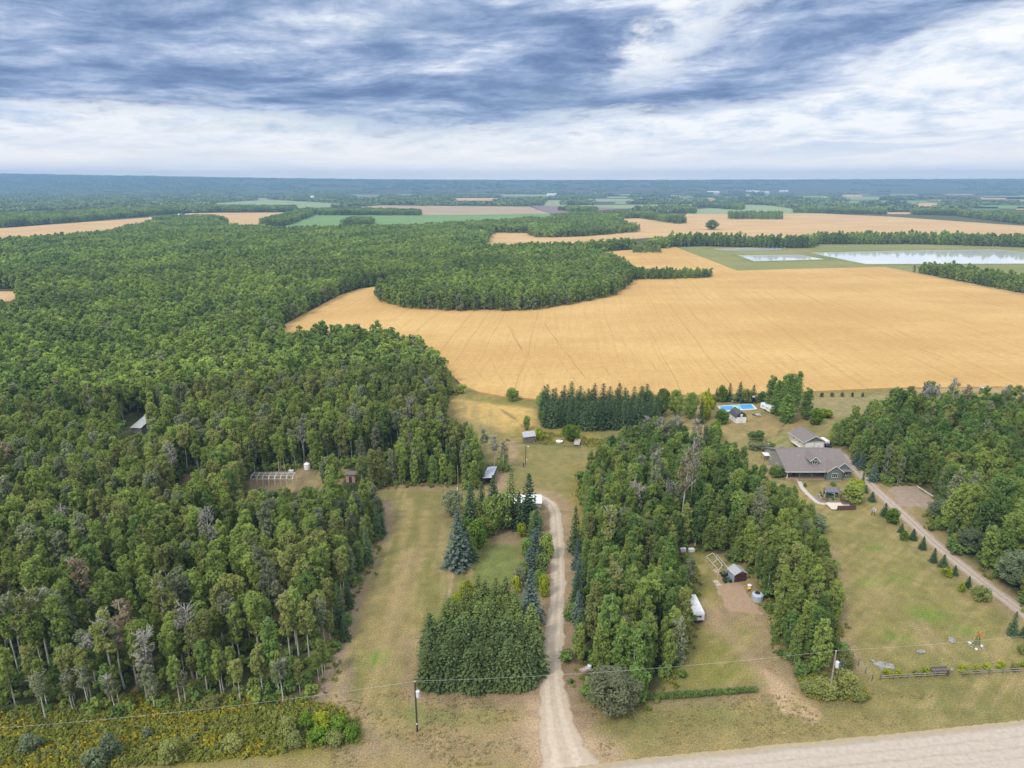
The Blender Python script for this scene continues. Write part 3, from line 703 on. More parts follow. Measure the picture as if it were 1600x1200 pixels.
strip('road', rl2, 9.6, .03, M['road'], 5, jag=.12); strip('road_shoulder', rl + nrm*(.1), 1.0, .02, M['loose'], 6, .6, .9)
strip('road_shoulder', rl + nrm*10.0, 1.5, .02, M['loose'], 7, .6, .9)
m, t = mat_new('gravel_pad'); f = t.noise(obco(t), .8, 6, .7); finish(t, t.mix(t.step(f, .3, .7), (.27, .20, .15), (.36, .28, .22)), .95, .05, bump=f, bstr=.4, bdist=.05)
sheet('gravel_pad', ragged(poly([(1388,766),(1400,759),(1428,759),(1462,783),(1462,793),(1420,792),(1404,790)]), .5), .02, m)
m, t = mat_new('sand'); f = t.noise(obco(t), 1.4, 6, .7); finish(t, t.mix(t.step(f, .3, .7), (.31, .215, .14), (.40, .285, .19)), .95, .05, bump=f, bstr=.4, bdist=.05)
sheet('sand_patch', ragged(poly([(1118,905),(1130,912),(1142,911),(1158,911),(1168,926),(1182,945),(1192,960),(1170,958),(1150,956),(1137,957),(1128,938),(1122,925)]), .45, .7), .02, m)
# paved garden path of the neighbour
m, t = mat_new('pale_paving'); f = t.noise(obco(t), 3, 6, .7); finish(t, t.mix(t.step(f, .3, .7), (.42, .38, .34), (.58, .53, .48)), .9, .1)
M['paving'] = m
strip('garden_path', np.array([P(*q) for q in [(1249,752),(1253,762),(1263,773),(1272,781),(1278,787),(1290,788),(1299,786)]]), 1.35, .02, m, 8, .5, .3)
sheet('patio', poly([(1270,776),(1287,768),(1312,779),(1303,786),(1282,787)]), .016, M['gravelp'] if 'gravelp' in M else plain('patio_gravel', (.26, .21, .17), .9, .1, var=.4, scale=4))
# ponds
m, t = mat_new('pond_water'); w = t.noise(t.vm('MULTIPLY', obco(t), (.5, .15, 1)), .5, 3, .5)
finish(t, (.66, .68, .69), .05, .9, bump=w, bstr=.05, bdist=.05); M['water'] = m
berm_m = fieldmat('dyke_grass', (.17, .19, .07), (.22, .22, .09), (.15, .17, .05), rows=False)
for pg in PONDS:
    pp = poly(pg); sheet('pond_water', pp, .16, M['water']); c = pp.mean(0)
    mb = MB(); n = len(pp); prof = [(0, .14), (2.0, 1.0), (4.0, 1.0), (8, .12)]
    area2 = 0.5*sum(pp[i][0]*pp[(i+1) % n][1]-pp[(i+1) % n][0]*pp[i][1] for i in range(n)); sg = 1 if area2 > 0 else -1
    for i in range(n):
        a = pp[i-1]; b = pp[i]; c2 = pp[(i+1) % n]
        d1 = (b-a)/np.hypot(*(b-a)); d2 = (c2-b)/np.hypot(*(c2-b)); o1 = np.array([d1[1], -d1[0]])*sg; o2 = np.array([d2[1], -d2[0]])*sg
        o = o1+o2; o = o/max(o@o/2, .5)
        for (r, h) in prof: mb.v.append((b[0]+o[0]*r, b[1]+o[1]*r, h))
    q = len(prof)
    for i in range(n):
        for k in range(q-1):
            a = i*q+k; b = ((i+1) % n)*q+k; mb.f.append((a, a+1, b+1, b))
    o = mb.build('pond_bank', berm_m); tag(o, kind='structure')
o = strip('field_path', np.array([P(*q) for q in [(1385,418.6),(1480,438),(1600,462.5),(1800,503)]]), 2.2, .9, M['ndrive'], 12)

# ------------------------------------------------------------------ distant section-grid farmland
fr = random.Random(4)
farcol = ['wheat_far', 'stubble', 'green_pale', 'green_far', 'wheat_far', 'green_pale']
FARF = []
rf_ = np.random.RandomState(21); EXTRA = []
for yb in (327.5, 322.5, 318.5, 315, 312, 309.3, 307, 305, 303.2, 301.6, 300.2, 299):
    xa = 560 if yb > 312 else 380
    while xa < 1700:
        w_ = rf_.uniform(30, 110); 
        if rf_.rand() < (.26 if xa < 900 else .62) and not (yb > 316 and xa < 1370): EXTRA.append((xa, xa+w_, yb-(yb-286)*rf_.uniform(.08, .15), yb))
        xa += w_ + rf_.uniform(8, 60)
for (a, b, c_, d_) in EXTRA + [(1010,1060,311,313.5),(1020,1085,307,308.5),(1150,1200,305,306),(1260,1330,317,320),(1325,1480,313.5,317.5),(1340,1480,303,304.8),(1440,1500,298,299),(1510,1640,308,311.5),(1520,1700,321,326),(1480,1560,301,302.4),(1180,1290,308.5,309.8),(1380,1470,332,334.5),(1470,1640,331,334),
                       (560,600,303.2,305),(575,640,302.4,303.6),(700,790,309.5,313.5),(850,885,313,322),(960,1010,316,318.6),(880,940,306,307.2),(1570,1640,296,297.5),(1230,1300,299,300),(870,930,301,302),(480,520,310.5,312),(1100,1170,298.5,299.4),(1100,1140,313,314.2),(650,720,298.5,299.4),(1350,1420,325,327),(1560,1640,340,343)]:
    sk = (b-a)*fr.uniform(.05, .2); pg = poly([(a, d_), (b, d_+fr.uniform(-.1, .4)), (b-sk, c_), (a+sk*.3, c_)]); FARF.append(pg)
    sheet('distant_field', pg, .5, M[fr.choice(farcol)] if c_ > 300 else M[fr.choice(['green_pale', 'stubble'])], .5)

# ------------------------------------------------------------------ the woods
# places the photograph shows clearly: (x0, y0, x1, y1, base y) no nearer tree may cover them
KEEP = [(198,648,234,680,684),(393,740,462,762,764),(470,715,487,733,733),(538,735,557,750,755),(757,720,778,756,757),(816,668,838,692,693),(866,683,910,694,696),(820,700,824,728,728),(714,728,718,768,768),
 (1145,634,1168,661,662),(1118,629,1185,642,643),(1193,628,1214,645,646),(1196,709,1210,722,724),(1212,668,1292,703,705),(1207,700,1328,752,753),(1284,756,1330,800,801),(1166,676,1212,704,706),(1100,862,1142,905,914),(1144,882,1168,909,910),(1172,920,1191,938,939),(1084,935,1098,976,978),(1062,856,1086,861,862),
 (1290,1018,1306,1085,1098),(912,1040,922,1048,1050),(640,1060,664,1143,1145),(-50,460,28,469,471),(282,742,310,757,760),(1405,795,1442,832,840),(1440,832,1480,866,873),(1480,868,1528,905,912),(1528,906,1580,945,952),(1390,760,1455,790,792),(1428,765,1460,783,785),(700,618,834,650,655),(793,690,800,750,755),(1262,394,1600,411,412),(1154,399,1290,408,409),(602,765,700,850,852),(384,745,500,764,768)]
def keep_ok(x, y, h, r):
    bx, by = proj(x, y, 0); tx, ty = proj(x, y, h); dep = y*cp + CAMZ*sp_; hw = F*r/dep
    ok = np.ones(x.shape, bool)
    for (x0, y0, x1, y1, b) in KEEP:
        ok &= ~((by > b) & (bx+hw > x0) & (bx-hw < x1) & (ty < y1)) & ~((by > y0) & (by <= b) & (bx+hw*.5 > x0) & (bx-hw*.5 < x1))
    return ok
def jgrid(pg, sp, rg, jit=.42, ymax=None):
    lo = pg.min(0); hi = pg.max(0); hi = np.minimum(hi, [2600, 3000]); lo = np.maximum(lo, [-2200, -50])
    xs = np.arange(lo[0], hi[0], sp); ys = np.arange(lo[1], hi[1], sp*.9); gx, gy = np.meshgrid(xs, ys); gx = gx + (np.arange(len(ys)) % 2)[:, None]*sp/2
    x = (gx + rg.uniform(-jit, jit, gx.shape)*sp).ravel(); y = (gy + rg.uniform(-jit, jit, gx.shape)*sp).ravel()
    k = inside(pg, x, y)
    return x[k], y[k]
def in_view(x, y, h=15, m=90):
    a, b = proj(x, y, 0); c, d = proj(x, y, h); dep = y*cp+CAMZ*sp_
    return (dep > 5) & (a > -m) & (a < 1600+m) & (d < 1200+m)
SPRUCE_SPOTS = []      # filled before the woods are planted so that no aspen stands in a spruce
def near_far(nm, pg, rg):
    """hi, mid and low detail positions of one wood"""
    out = {}
    dist = lambda x, y: np.hypot(x, y)
    x, y = jgrid(pg, 3.05, rg, .5); k = (dist(x, y) < 300) & in_view(x, y); x, y = x[k], y[k]
    for ex in (CLEARING, CLEAR2, TINY): q = ~inside(ex, x, y); x, y = x[q], y[q]
    out['hi'] = (x, y)
    x, y = jgrid(pg, 4.7, rg); k = (dist(x, y) >= 300) & (dist(x, y) < 780) & in_view(x, y); x, y = x[k], y[k]; q = ~inside(TINY, x, y); out['mid'] = (x[q], y[q])
    x, y = jgrid(pg, 9.5, rg); k = (dist(x, y) >= 780) & in_view(x, y, 15, 60); out['low'] = (x[k], y[k])
    return out

def height_to(Y, ty):
    dy = -(ty-600)/F; return CAMZ + (-sp_ + dy*cp)/(cp + dy*sp_)*Y
def dep_at(px, by): x, y = P(px, by); return y*cp + CAMZ*sp_
SPR = {}
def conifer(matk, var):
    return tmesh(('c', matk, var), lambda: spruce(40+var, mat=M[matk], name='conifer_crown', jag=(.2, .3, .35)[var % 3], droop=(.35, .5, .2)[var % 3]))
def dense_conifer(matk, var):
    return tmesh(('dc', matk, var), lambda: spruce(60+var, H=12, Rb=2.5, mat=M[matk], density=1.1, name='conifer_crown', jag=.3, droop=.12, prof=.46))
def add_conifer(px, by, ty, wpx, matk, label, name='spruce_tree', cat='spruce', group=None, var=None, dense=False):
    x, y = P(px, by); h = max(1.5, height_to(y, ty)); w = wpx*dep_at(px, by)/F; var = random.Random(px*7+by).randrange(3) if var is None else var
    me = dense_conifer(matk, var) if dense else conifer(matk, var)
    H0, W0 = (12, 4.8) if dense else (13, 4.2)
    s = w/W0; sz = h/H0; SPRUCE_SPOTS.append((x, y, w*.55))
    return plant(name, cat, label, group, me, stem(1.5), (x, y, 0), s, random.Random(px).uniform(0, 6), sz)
BUSH = {}
def add_bush(px, by, ty, wpx, matk, label, name='shrub', cat='shrub', group=None, var=None, shape='round', hmin=.6, tree=False):
    x, y = P(px, by); h = max(hmin, height_to(y, ty)); w = wpx*dep_at(px, by)/F
    var = random.Random(px*3+by).randrange(4) if var is None else var
    big = w > 2.6; huge = w > 6.5
    me = tmesh(('b', matk, var, big, huge, shape), lambda: bush(200+var*2+big, 1.5, 3.0, M[matk], 110 if huge else 30 if big else 14, 80 if huge else 60 if big else 34, .10 if huge else .25 if big else .40, 'leafy_crown', shape, .55 if huge else 1.1))
    s = w/3.0; SPRUCE_SPOTS.append((x, y, w*.5))
    return plant(name, cat, label, group, me, stem(1.2, .1) , (x, y, 0), s, random.Random(px).uniform(0, 6), h/3.0, tn='stem')

# ---- conifers and shrubs of the left property
add_conifer(799, 818, 737, 40, 'pine', 'tall olive green pine standing between two dark spruces in front of the white house', 'pine_tree', 'pine', var=1, dense=True)
add_conifer(826, 819, 739, 42, 'spruce', 'tall dark spruce hiding the right end of the white house')
add_conifer(771, 800, 742, 34, 'spruce', 'dark spruce beside the open metal-roofed shed')
add_conifer(736, 816, 755, 34, 'spruce', 'slim dark spruce right of the round grey-green tree')
add_bush(708, 806, 765, 40, 'aspen_grey', 'rounded grey-green tree at the edge of the mown lane', 'broad_tree', 'tree')
add_conifer(716, 886, 796, 48, 'blue', 'large blue-grey spruce at the inner edge of the mown lane')
add_conifer(731, 874, 828, 34, 'spruce', 'short dark spruce tucked behind the large blue-grey spruce')
add_bush(747, 856, 814, 34, 'lime', 'bright green leafy tree right of the large blue-grey spruce', 'broad_tree', 'tree')
add_bush(717, 887, 868, 18, 'lime', 'low bright green bush at the foot of the large blue-grey spruce')
add_bush(769, 834, 776, 34, 'aspen', 'bright green maple-like tree at the top of the small garden lawn', 'broad_tree', 'tree')
add_bush(752, 818, 785, 20, 'aspen_olive', 'olive bush between the slim spruce and the bright green tree')
add_bush(785, 828, 772, 34, 'pine', 'leafy green tree under the tall olive pine', 'broad_tree', 'tree')
add_conifer(837, 850, 798, 34, 'spruce', 'topmost dark spruce of the row left of the driveway', group='spruces left of the driveway')
add_conifer(837, 868, 824, 34, 'blue', 'second blue-tinted spruce down the row left of the driveway', group='spruces left of the driveway')
add_conifer(753, 800, 752, 24, 'spruce', 'dark spruce between the slim spruce and the open shed')
add_conifer(811, 826, 768, 30, 'spruce', 'dark spruce filling the gap between the pine and the tallest spruce')
add_bush(836, 832, 800, 22, 'poplar', 'dark bush below the right end of the white house')
add_bush(824, 868, 842, 24, 'poplar', 'dark green bush inside the upper driveway row')
add_bush(842, 918, 892, 26, 'poplar', 'dark bush behind the biggest blue driveway spruce')
add_bush(818, 905, 880, 22, 'pine', 'olive bush on the garden side of the driveway row')
add_bush(722, 838, 806, 26, 'poplar', 'dark bush behind the large blue-grey spruce')
add_bush(760, 838, 806, 24, 'aspen', 'green bush between the two bright green trees')
add_bush(815, 838, 818, 16, 'yellow', 'small yellowish shrub under the topmost driveway spruce')
add_bush(855, 872, 836, 26, 'aspen', 'rounded green tree leaning over the driveway', 'broad_tree', 'tree')
add_conifer(829, 895, 853, 34, 'blue', 'third spruce down the row, beside the rounded green driveway tree', group='spruces left of the driveway')
add_bush(846, 896, 866, 24, 'pine', 'dark green bush below the rounded driveway tree')
add_bush(812, 915, 885, 20, 'aspen_grey', 'greyish shrub at the garden side of the driveway row')
add_bush(806, 925, 900, 16, 'yellow', 'yellow-green shrub left of the biggest blue driveway spruce')
add_bush(850, 932, 898, 18, 'yellow', 'yellow-green shrub right of the biggest blue driveway spruce')
add_conifer(829, 972, 888, 48, 'blue', 'biggest blue spruce of the row left of the driveway', group='spruces left of the driveway')
add_conifer(831, 1000, 946, 34, 'blue', 'lowest blue spruce of the row left of the driveway', group='spruces left of the driveway')
for (px, by, ty, w, mk, lb) in [(898,862,790,27,'spruce','tall narrow dark spruce at the top of the row right of the driveway'),(903,888,842,24,'blue','second blue-tinted spruce in the row right of the driveway'),(904,915,868,24,'blue','third blue-tinted spruce in the row right of the driveway'),
        (901,945,893,27,'spruce','fourth dark spruce in the row right of the driveway'),(903,972,922,25,'blue','fifth spruce in the row right of the driveway'),(905,1005,950,25,'spruce','lowest dark spruce in the row right of the driveway')]:
    add_conifer(px, by, ty, w, mk, lb, group='spruces right of the driveway')
# the dense conifer block in front
ORD = ['first', 'second', 'third', 'fourth', 'fifth', 'sixth', 'seventh', 'eighth', 'ninth', 'tenth', 'eleventh', 'twelfth', 'thirteenth', 'fourteenth', 'fifteenth', 'sixteenth']
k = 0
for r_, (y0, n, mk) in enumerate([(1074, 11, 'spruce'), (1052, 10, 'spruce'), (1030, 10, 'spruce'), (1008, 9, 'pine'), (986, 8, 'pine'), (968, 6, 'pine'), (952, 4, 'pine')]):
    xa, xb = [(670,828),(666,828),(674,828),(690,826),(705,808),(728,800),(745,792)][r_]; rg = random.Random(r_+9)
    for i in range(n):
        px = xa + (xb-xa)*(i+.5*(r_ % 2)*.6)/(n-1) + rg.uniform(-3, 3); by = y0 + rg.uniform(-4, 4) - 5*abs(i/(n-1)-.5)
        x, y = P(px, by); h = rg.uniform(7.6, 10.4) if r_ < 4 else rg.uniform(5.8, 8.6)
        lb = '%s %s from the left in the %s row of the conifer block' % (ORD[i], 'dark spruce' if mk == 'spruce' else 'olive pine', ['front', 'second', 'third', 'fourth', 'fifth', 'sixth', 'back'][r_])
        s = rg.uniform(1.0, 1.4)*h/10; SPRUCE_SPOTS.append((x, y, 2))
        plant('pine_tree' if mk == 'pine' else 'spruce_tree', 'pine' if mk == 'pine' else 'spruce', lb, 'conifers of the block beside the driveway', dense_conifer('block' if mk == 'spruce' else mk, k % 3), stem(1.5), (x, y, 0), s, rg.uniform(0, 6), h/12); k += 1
add_bush(700, 1000, 962, 26, 'spruce', 'dark rounded juniper at the left shoulder of the conifer block', 'juniper', 'shrub')
for (px, by, ty, w, lb) in [(730,950,908,24,'yellow-green shrub rising behind the conifer block'),(716,958,928,22,'lower yellow-green shrub at the left back of the conifer block'),(708,970,944,18,'smallest yellow-green shrub at the left back of the conifer block')]: add_bush(px, by, ty, w, 'yellow', lb)
# dark spruce stand behind the yard
for r_, (by0, n) in enumerate([(668, 15), (658, 15), (648, 14), (639, 13)]):
    rg = random.Random(70+r_)
    for i in range(n):
        px = 852 + 8*(r_ % 2)*.5 + i*12.2 + rg.uniform(-2, 2); by = by0 + rg.uniform(-1.5, 1.5) + (2 if 4 < i < 12 else -1) - max(0, i-11)*1.0
        x, y = P(px, by); h = rg.uniform(8.2, 12.2); SPRUCE_SPOTS.append((x, y, 2))
        plant('spruce_tree', 'spruce', '%s dark spruce from the left in the %s row of the stand beyond the yard' % (ORD[i], ['front', 'second', 'third', 'back'][r_]), 'spruces of the dark stand beyond the yard', dense_conifer('spruce', i % 3), stem(1.5), (x, y, 0), h/12*rg.uniform(1.2, 1.5), rg.uniform(0, 6), h/12)
for (px, by, ty, w, mk, lb) in [(847,640,612,18,'aspen','green bush at the left top end of the dark spruce stand'),(855,660,642,34,'lime','bright green bush spilling from the left foot of the dark spruce stand'),(801,626,607,21,'aspen','lone round bush at the edge of the wheat field'),
      (892,688,664,34,'lime','wide yellow-green willow clump behind the white tub'),(842,688,669,13,'yellow','yellow bush against the right side of the small grey shed'),(823,672,650,12,'aspen','thin green bush behind the small grey shed'),(720,614,600,20,'aspen','low bush where the left wood meets the wheat'),
      (1012,640,610,26,'aspen','green tree at the right end of the dark spruce stand'),(1034,648,606,28,'poplar','tall dark green poplar behind the spruce stand'),(1055,650,608,30,'aspen','rounded aspen behind the middle wood'),(1078,655,612,28,'aspen','leafy aspen left of the yellow-green bushes'),
      (1102,655,612,22,'yellow','tall yellow-green bush left of the sport court'),(1112,640,618,14,'yellow','yellow bush beside the dark pointed spruce'),(1000,625,613,14,'yellow','small yellow bush in the gap of the far spruce row'),(1128,662,640,22,'lime','bright bush at the corner left of the sport court'),(1118,690,660,24,'lime','green bush on the meadow edge of the middle wood'),
      (1274,663,639,24,'lime','lone round green tree beyond the garage'),(1290,652,640,22,'yellow','low yellow bush behind the lone round tree')]:
    add_bush(px, by, ty, w, mk, lb, 'broad_tree' if 'tree' in lb or 'poplar' in lb or 'aspen' in lb else 'shrub', 'tree' if 'tree' in lb or 'poplar' in lb or 'aspen' in lb else 'shrub')
add_conifer(1104, 650, 606, 14, 'spruce', 'dark pointed spruce at the corner left of the sport court')
add_conifer(1095, 662, 622, 13, 'spruce', 'slim dark spruce beside the yellow-green bush')
for (px, by, ty, w, mk, kind, lb) in [(1119,627,606,13,'spruce','c','leftmost dark spruce of the row behind the sport court'),(1128,628,603,16,'lime','b','bright green tree left in the row behind the sport court'),(1139,627,598,15,'spruce','c','tall pointed spruce left of the middle behind the sport court'),
      (1155,628,596,22,'spruce','c','broadest dark spruce behind the sport court'),(1166,629,608,22,'aspen','b','rounded green tree between the spruces behind the sport court'),(1176,628,601,17,'spruce','c','rightmost spruce of the row behind the sport court'),(1190,629,612,14,'poplar','b','low dark tree between court row and poplars')]:
    (add_conifer if kind == 'c' else add_bush)(px, by, ty, w, mk, lb, **({} if kind == 'c' else dict(name='broad_tree', cat='tree')))
def col_poplar(var): return tmesh(('pop', var), lambda: leafmesh('poplar_crown', puffs([(c[0]*.8, c[1]*.8, c[2]) for c in crown_puffs(19, 1.9, .05, 80, np.random.RandomState(800+var), 'column')[0]], [max(.45, 1.15*math.sin(math.pi*min(1, .22+.74*(q+.5)/80))**.7) for q in range(80)], 38, .42, np.random.RandomState(900+var), .5, 1.5), M['poplar']))
for i, (px, by, ty, w, lb) in enumerate([(1203,640,585,17,'leftmost columnar poplar beside the white camper'),(1214,648,592,20,'broad columnar poplar just right of the white camper'),(1223,652,581,18,'tall columnar poplar in the middle of the group'),(1232,655,580,19,'tallest columnar poplar at the front of the group'),
      (1238,640,588,16,'columnar poplar at the back of the group'),(1245,632,577,13,'slender detached poplar against the wheat'),(1258,655,604,17,'rightmost columnar poplar standing apart'),(1228,660,615,22,'short bushy poplar at the foot of the group')]):
    x, y = P(px, by); h = height_to(y, ty); w = w*dep_at(px, by)/F; SPRUCE_SPOTS.append((x, y, 2))
    plant('poplar_tree', 'poplar', lb, 'columnar poplars by the camper', col_poplar(i % 3), stem(3, .2), (x, y, 0), w/3.4, i, h/19)
for i in range(6):
    add_bush(1268+16*i, 620, 613.5, 6, 'spruce', '%s from the left of six small dark shrubs along the far lawn edge' % ORD[i], group='small shrubs along the far lawn edge', name='small_shrub')
# young trees along the neighbour's lane
for (px, by, ty, w, mk, kd, lb) in [(1332,785,756,32,'aspen','b','big round green tree right of the gazebo'),(1338,762,750,26,'yellow','b','yellow-green bush at the right corner of the house'),(1347,760,736,10,'spruce','c','narrow dark spruce between the big round tree and the lane'),(1353,770,757,8,'spruce','c','small spruce just below the narrow dark one'),(1362,783,768,14,'spruce','c','young spruce by the lane above the lawn windmill'),
      (1382,806,786,15,'spruce','c','dark young spruce by the lane just below the lawn windmill'),(1394,818,795,21,'lime','b','bright green bush by the bend of the lane'),(1408,832,818,12,'spruce','c','young spruce at the top of the lane row'),(1411,845,830,13,'lime','b','light bush beside the top spruce of the lane row'),(1426,843,826,15,'spruce','c','second young spruce in the lane row'),
      (1441,858,838,14,'spruce','c','third young spruce, darkest in the lane row'),(1458,878,856,14,'spruce','c','fourth young spruce in the lane row'),(1473,886,866,16,'spruce','c','fifth young spruce, widest in the lane row'),(1477,900,887,17,'yellow','b','round yellow-green bush in the lane row'),(1491,898,883,12,'spruce','c','sixth young spruce beside the round yellow bush'),
      (1512,918,900,12,'spruce','c','seventh young spruce in the lane row'),(1502,924,912,12,'yellow','b','small yellow bush left of the seventh spruce'),(1531,938,916,26,'aspen_olive','b','sprawling olive bush at the lower end of the lane row'),(1581,992,955,18,'spruce','c','tall narrow spruce near the right edge of the lawn'),(1598,995,972,13,'spruce','c','smaller spruce cut by the right edge of the lawn'),(1594,1022,1007,12,'aspen_olive','b','small round tree above the right end of the fence')]:
    (add_conifer if kd == 'c' else add_bush)(px, by, ty, w, mk, lb, **(dict(group='young spruces along the lane') if kd == 'c' else {}))
for (px, by, ty, w, lb) in [(1337,726,702,14,'blue-grey spruce at the edge of the right wood by the lane'),(1346,732,706,18,'wider pale blue spruce beside the lane'),(1364,752,722,19,'blue spruce nearest the lane at the foot of the right wood')]: add_conifer(px, by, ty, w, 'blue', lb)
for i, (px, by, w) in enumerate([(1386,1055,14),(1405,1056,12),(1430,1055,12),(1446,1053,14),(1506,1050,17),(1524,1049,13),(1543,1047,15),(1564,1044,15),(1583,1045,16),(1598,1043,11)]):
    ords = ['leftmost','second','third','fourth','fifth','sixth','seventh','eighth','ninth','rightmost'][i]
    add_bush(px, by, by-9, w, 'aspen_olive' if i in (2, 8) else 'yellow', '%s of the round yellow-green shrubs along the rail fence' % ords, group='round shrubs along the rail fence', name='round_shrub')
for (px, by, ty, w, mk, lb) in [(1176,686,674,16,'poplar','dark bush at the top left of the vegetable garden'),(1186,688,673,16,'poplar','tall dark bush at the top right of the vegetable garden'),(1178,702,692,20,'aspen_grey','grey-green bush low in the vegetable garden'),(1195,703,692,18,'aspen_grey','grey-green bush beside the white garden barrel'),(1206,700,692,10,'poplar','small dark bush right of the garden barrel'),
      (1212,745,728,22,'poplar','dark bush against the left wall of the house'),(1225,745,736,12,'poplar','small bush at the porch corner'),(1258,761,755,6,'poplar','tiny bush beside the garden path'),(1301,759,752,9,'poplar','dark bush behind the gazebo')]: add_bush(px, by, ty, w, mk, lb)
# the big pale bush by the driveway mouth and bushes at the pole
add_bush(957, 1108, 1046, 92, 'aspen_grey', 'wide rounded grey-green bush at the roadside corner of the middle wood', 'large_bush', 'bush')
add_bush(992, 1090, 1040, 44, 'poplar', 'dark bush joining the wide roadside bush to the wood', 'large_bush', 'bush')
for (px, by, ty, w, mk, lb) in [(1472,812,782,52,'willow','pale grey-green willow at the lower corner of the gravel pad'),(1517,862,826,46,'willow','pale willow beside the lane below the gravel pad'),(1585,915,860,60,'willow','broad pale willow along the lane in the right wood'),(1275,830,806,36,'willow','pale green tree at the lawn edge of the middle wood')]: 
    add_bush(px, by, ty, w, mk, lb, 'willow_tree', 'willow')
for (px, by, ty, w, lb) in [(1268,1085,1066,34,'low bush left of the transformer pole at the wood corner'),(1290,1090,1062,36,'leafy bush behind the transformer pole'),(1316,1085,1050,36,'bush at the point of the weedy corner'),(1336,1090,1070,34,'outermost bush of the weedy corner'),(1318,1045,1018,26,'green bush at the lawn side above the weedy corner')]: add_bush(px, by, ty, w, 'aspen_olive', lb)
# shrubs in the weeds at the lower left
for (px, by, ty, w, lb) in [(50,1172,1150,34,'leftmost grey-green shrub in the roadside weeds'),(175,1185,1150,36,'tall grey-green shrub in the roadside weeds'),(232,1150,1138,18,'small low shrub in the weeds below the aspens'),(265,1190,1160,36,'dark shrub near the road in the weeds'),(300,1162,1150,22,'low round shrub in the middle of the weeds'),(450,1150,1122,30,'dark rounded shrub near the right end of the weeds'),(365,1170,1150,32,'wide low shrub in the weeds'),(150,1198,1172,36,'shrub cut by the lower edge of the picture'),
     (330,1105,1090,28,'dark bush at the foot of the front aspens')]: add_bush(px, by, ty, w, 'willow' if px < 240 else 'aspen_olive', lb, 'weedy_shrub')
for i, (px, by, ty, w, mk) in enumerate([(480,1138,1118,28,'lime'),(505,1142,1115,30,'yellow'),(530,1148,1120,30,'lime'),(548,1155,1135,26,'lime'),(500,1158,1140,34,'lime'),(460,1165,1148,30,'aspen_olive'),(525,1162,1144,28,'aspen_olive')]): 
    add_bush(px, by, ty, w, mk, ['upper left fresh green shrub','only yellow shrub','upper right fresh green shrub','rightmost fresh green shrub','lower middle bright green shrub','lower left olive shrub','lower right olive shrub'][i] + ' of the thicket at the lane corner', group='thicket shrubs at the corner of the mown lane')
# spruces inside the right edge of the left wood
for (px, by, ty, w, lb) in [(533,985,906,24,'tall spruce at the right edge of the left wood halfway down the lane'),(545,950,890,20,'slim spruce at the right edge of the left wood'),(590,842,786,20,'spruce at the narrow upper tip of the lower left wood'),(598,835,800,16,'small spruce at the very tip of the lower left wood'),(540,1000,960,20,'short spruce below the tall one at the wood edge'),(575,880,818,22,'spruce beside the lane near the upper tip of the wood')]: add_conifer(px, by, ty, w, 'spruce', lb)

# ---- the woods themselves
rg = np.random.RandomState(77)
WOODS = [('left', W_LEFT, 'aspen'), ('bluff', W_BLUFF, 'aspen'), ('middle', W_MID, 'poplar'), ('right', W_RIGHT, 'poplar')]
spots = np.array(SPRUCE_SPOTS)
H_all = []
MIDP = []; LOWP = []; UND = []
for wi, (nm, pg, mk) in enumerate(WOODS):
    nf = near_far(nm, pg, rg)
    x, y = nf['hi']
    if len(x):
        k = np.ones(len(x), bool)
        for (sx, sy, sr) in spots: k &= np.hypot(x-sx, y-sy) > sr+.9
        x, y = x[k], y[k]; var = rg.randint(0, 10, len(x)); sc = rg.uniform(.72, 1.12, len(x))
        edge = pdist(pg, x, y); front = (wi == 0) & (y < 138) & (x < -26); thin = ~front | (rg.rand(len(x)) < .62); x, y, var, sc, edge, front = (q_[thin] for q_ in (x, y, var, sc, edge, front)); var = np.where(front, np.array([0, 2, 3, 5, 7, 8])[rg.randint(0, 6, len(x))], var); low_ = (edge < 7) & ~front; var = np.where(low_, np.array([1, 4, 6, 9])[rg.randint(0, 4, len(x))], var); sc *= np.clip(.72 + edge/18, .6, 1)*(.78 + .44*vnoise(x, y, 11, 2)); gp = (vnoise(x+90, y, 17, 2) > .30) | (edge < 5) | (wi != 0); x, y, var, sc = x[gp], y[gp], var[gp], sc[gp]
        hh = np.array([ASP[v][0] for v in var])*sc; k = keep_ok(x, y, hh, 2.0)
        # where a full tree would hide something, try a young one
        k2 = ~k & keep_ok(x, y, hh*.5, 1.2); sc = np.where(k2, sc*.5, sc); k = k | k2
        for a, b, c_, d_ in zip(x[k], y[k], var[k], sc[k]): H_all.append((float(a), float(b), int(c_), float(d_), wi))
    x, y = nf['mid']
    if len(x):
        k = keep_ok(x, y, 14.0, 2.0); MIDP += [(a, b, wi) for a, b in zip(x[k], y[k])]
    x, y = nf['low']
    if len(x): k = keep_ok(x, y, 14.0, 6.0); LOWP += [(a, b, wi) for a, b in zip(x[k], y[k])]
def visible_rank(t):
    x, y, v, s, w = t; px, py = proj(x, y, 9*s); d = math.hypot(x, y, 80)
    inn = 0 <= px <= 1600 and py < 1200
    return d if inn else d + 900
H_all.sort(key=visible_rank)
WHERE = {0: 'the wood left of the mown lane', 1: 'the bluff in the wheat', 2: 'the wood between the driveway and the neighbour', 3: 'the wood right of the neighbour lane'}
LOOK = {'aspen': 'fresh green', 'aspen_olive': 'olive-leaved', 'aspen_grey': 'greyish green', 'poplar': 'dark green'}
rr = random.Random(31)
def leafkey(wi, x, y):
    q = rr.random(); n_ = float(vnoise(np.array([x]), np.array([y]), 22, 2)[0])
    if wi == 0: return 'aspen' if q < .55 - (n_-.5) else ('aspen_olive' if q < .82 else ('aspen_grey' if q < .95 else 'poplar'))
    return 'poplar' if q < .45 + (n_-.5) else ('aspen' if q < .85 else ('aspen_olive' if q < .93 else 'aspen_grey'))
N_IND = 300
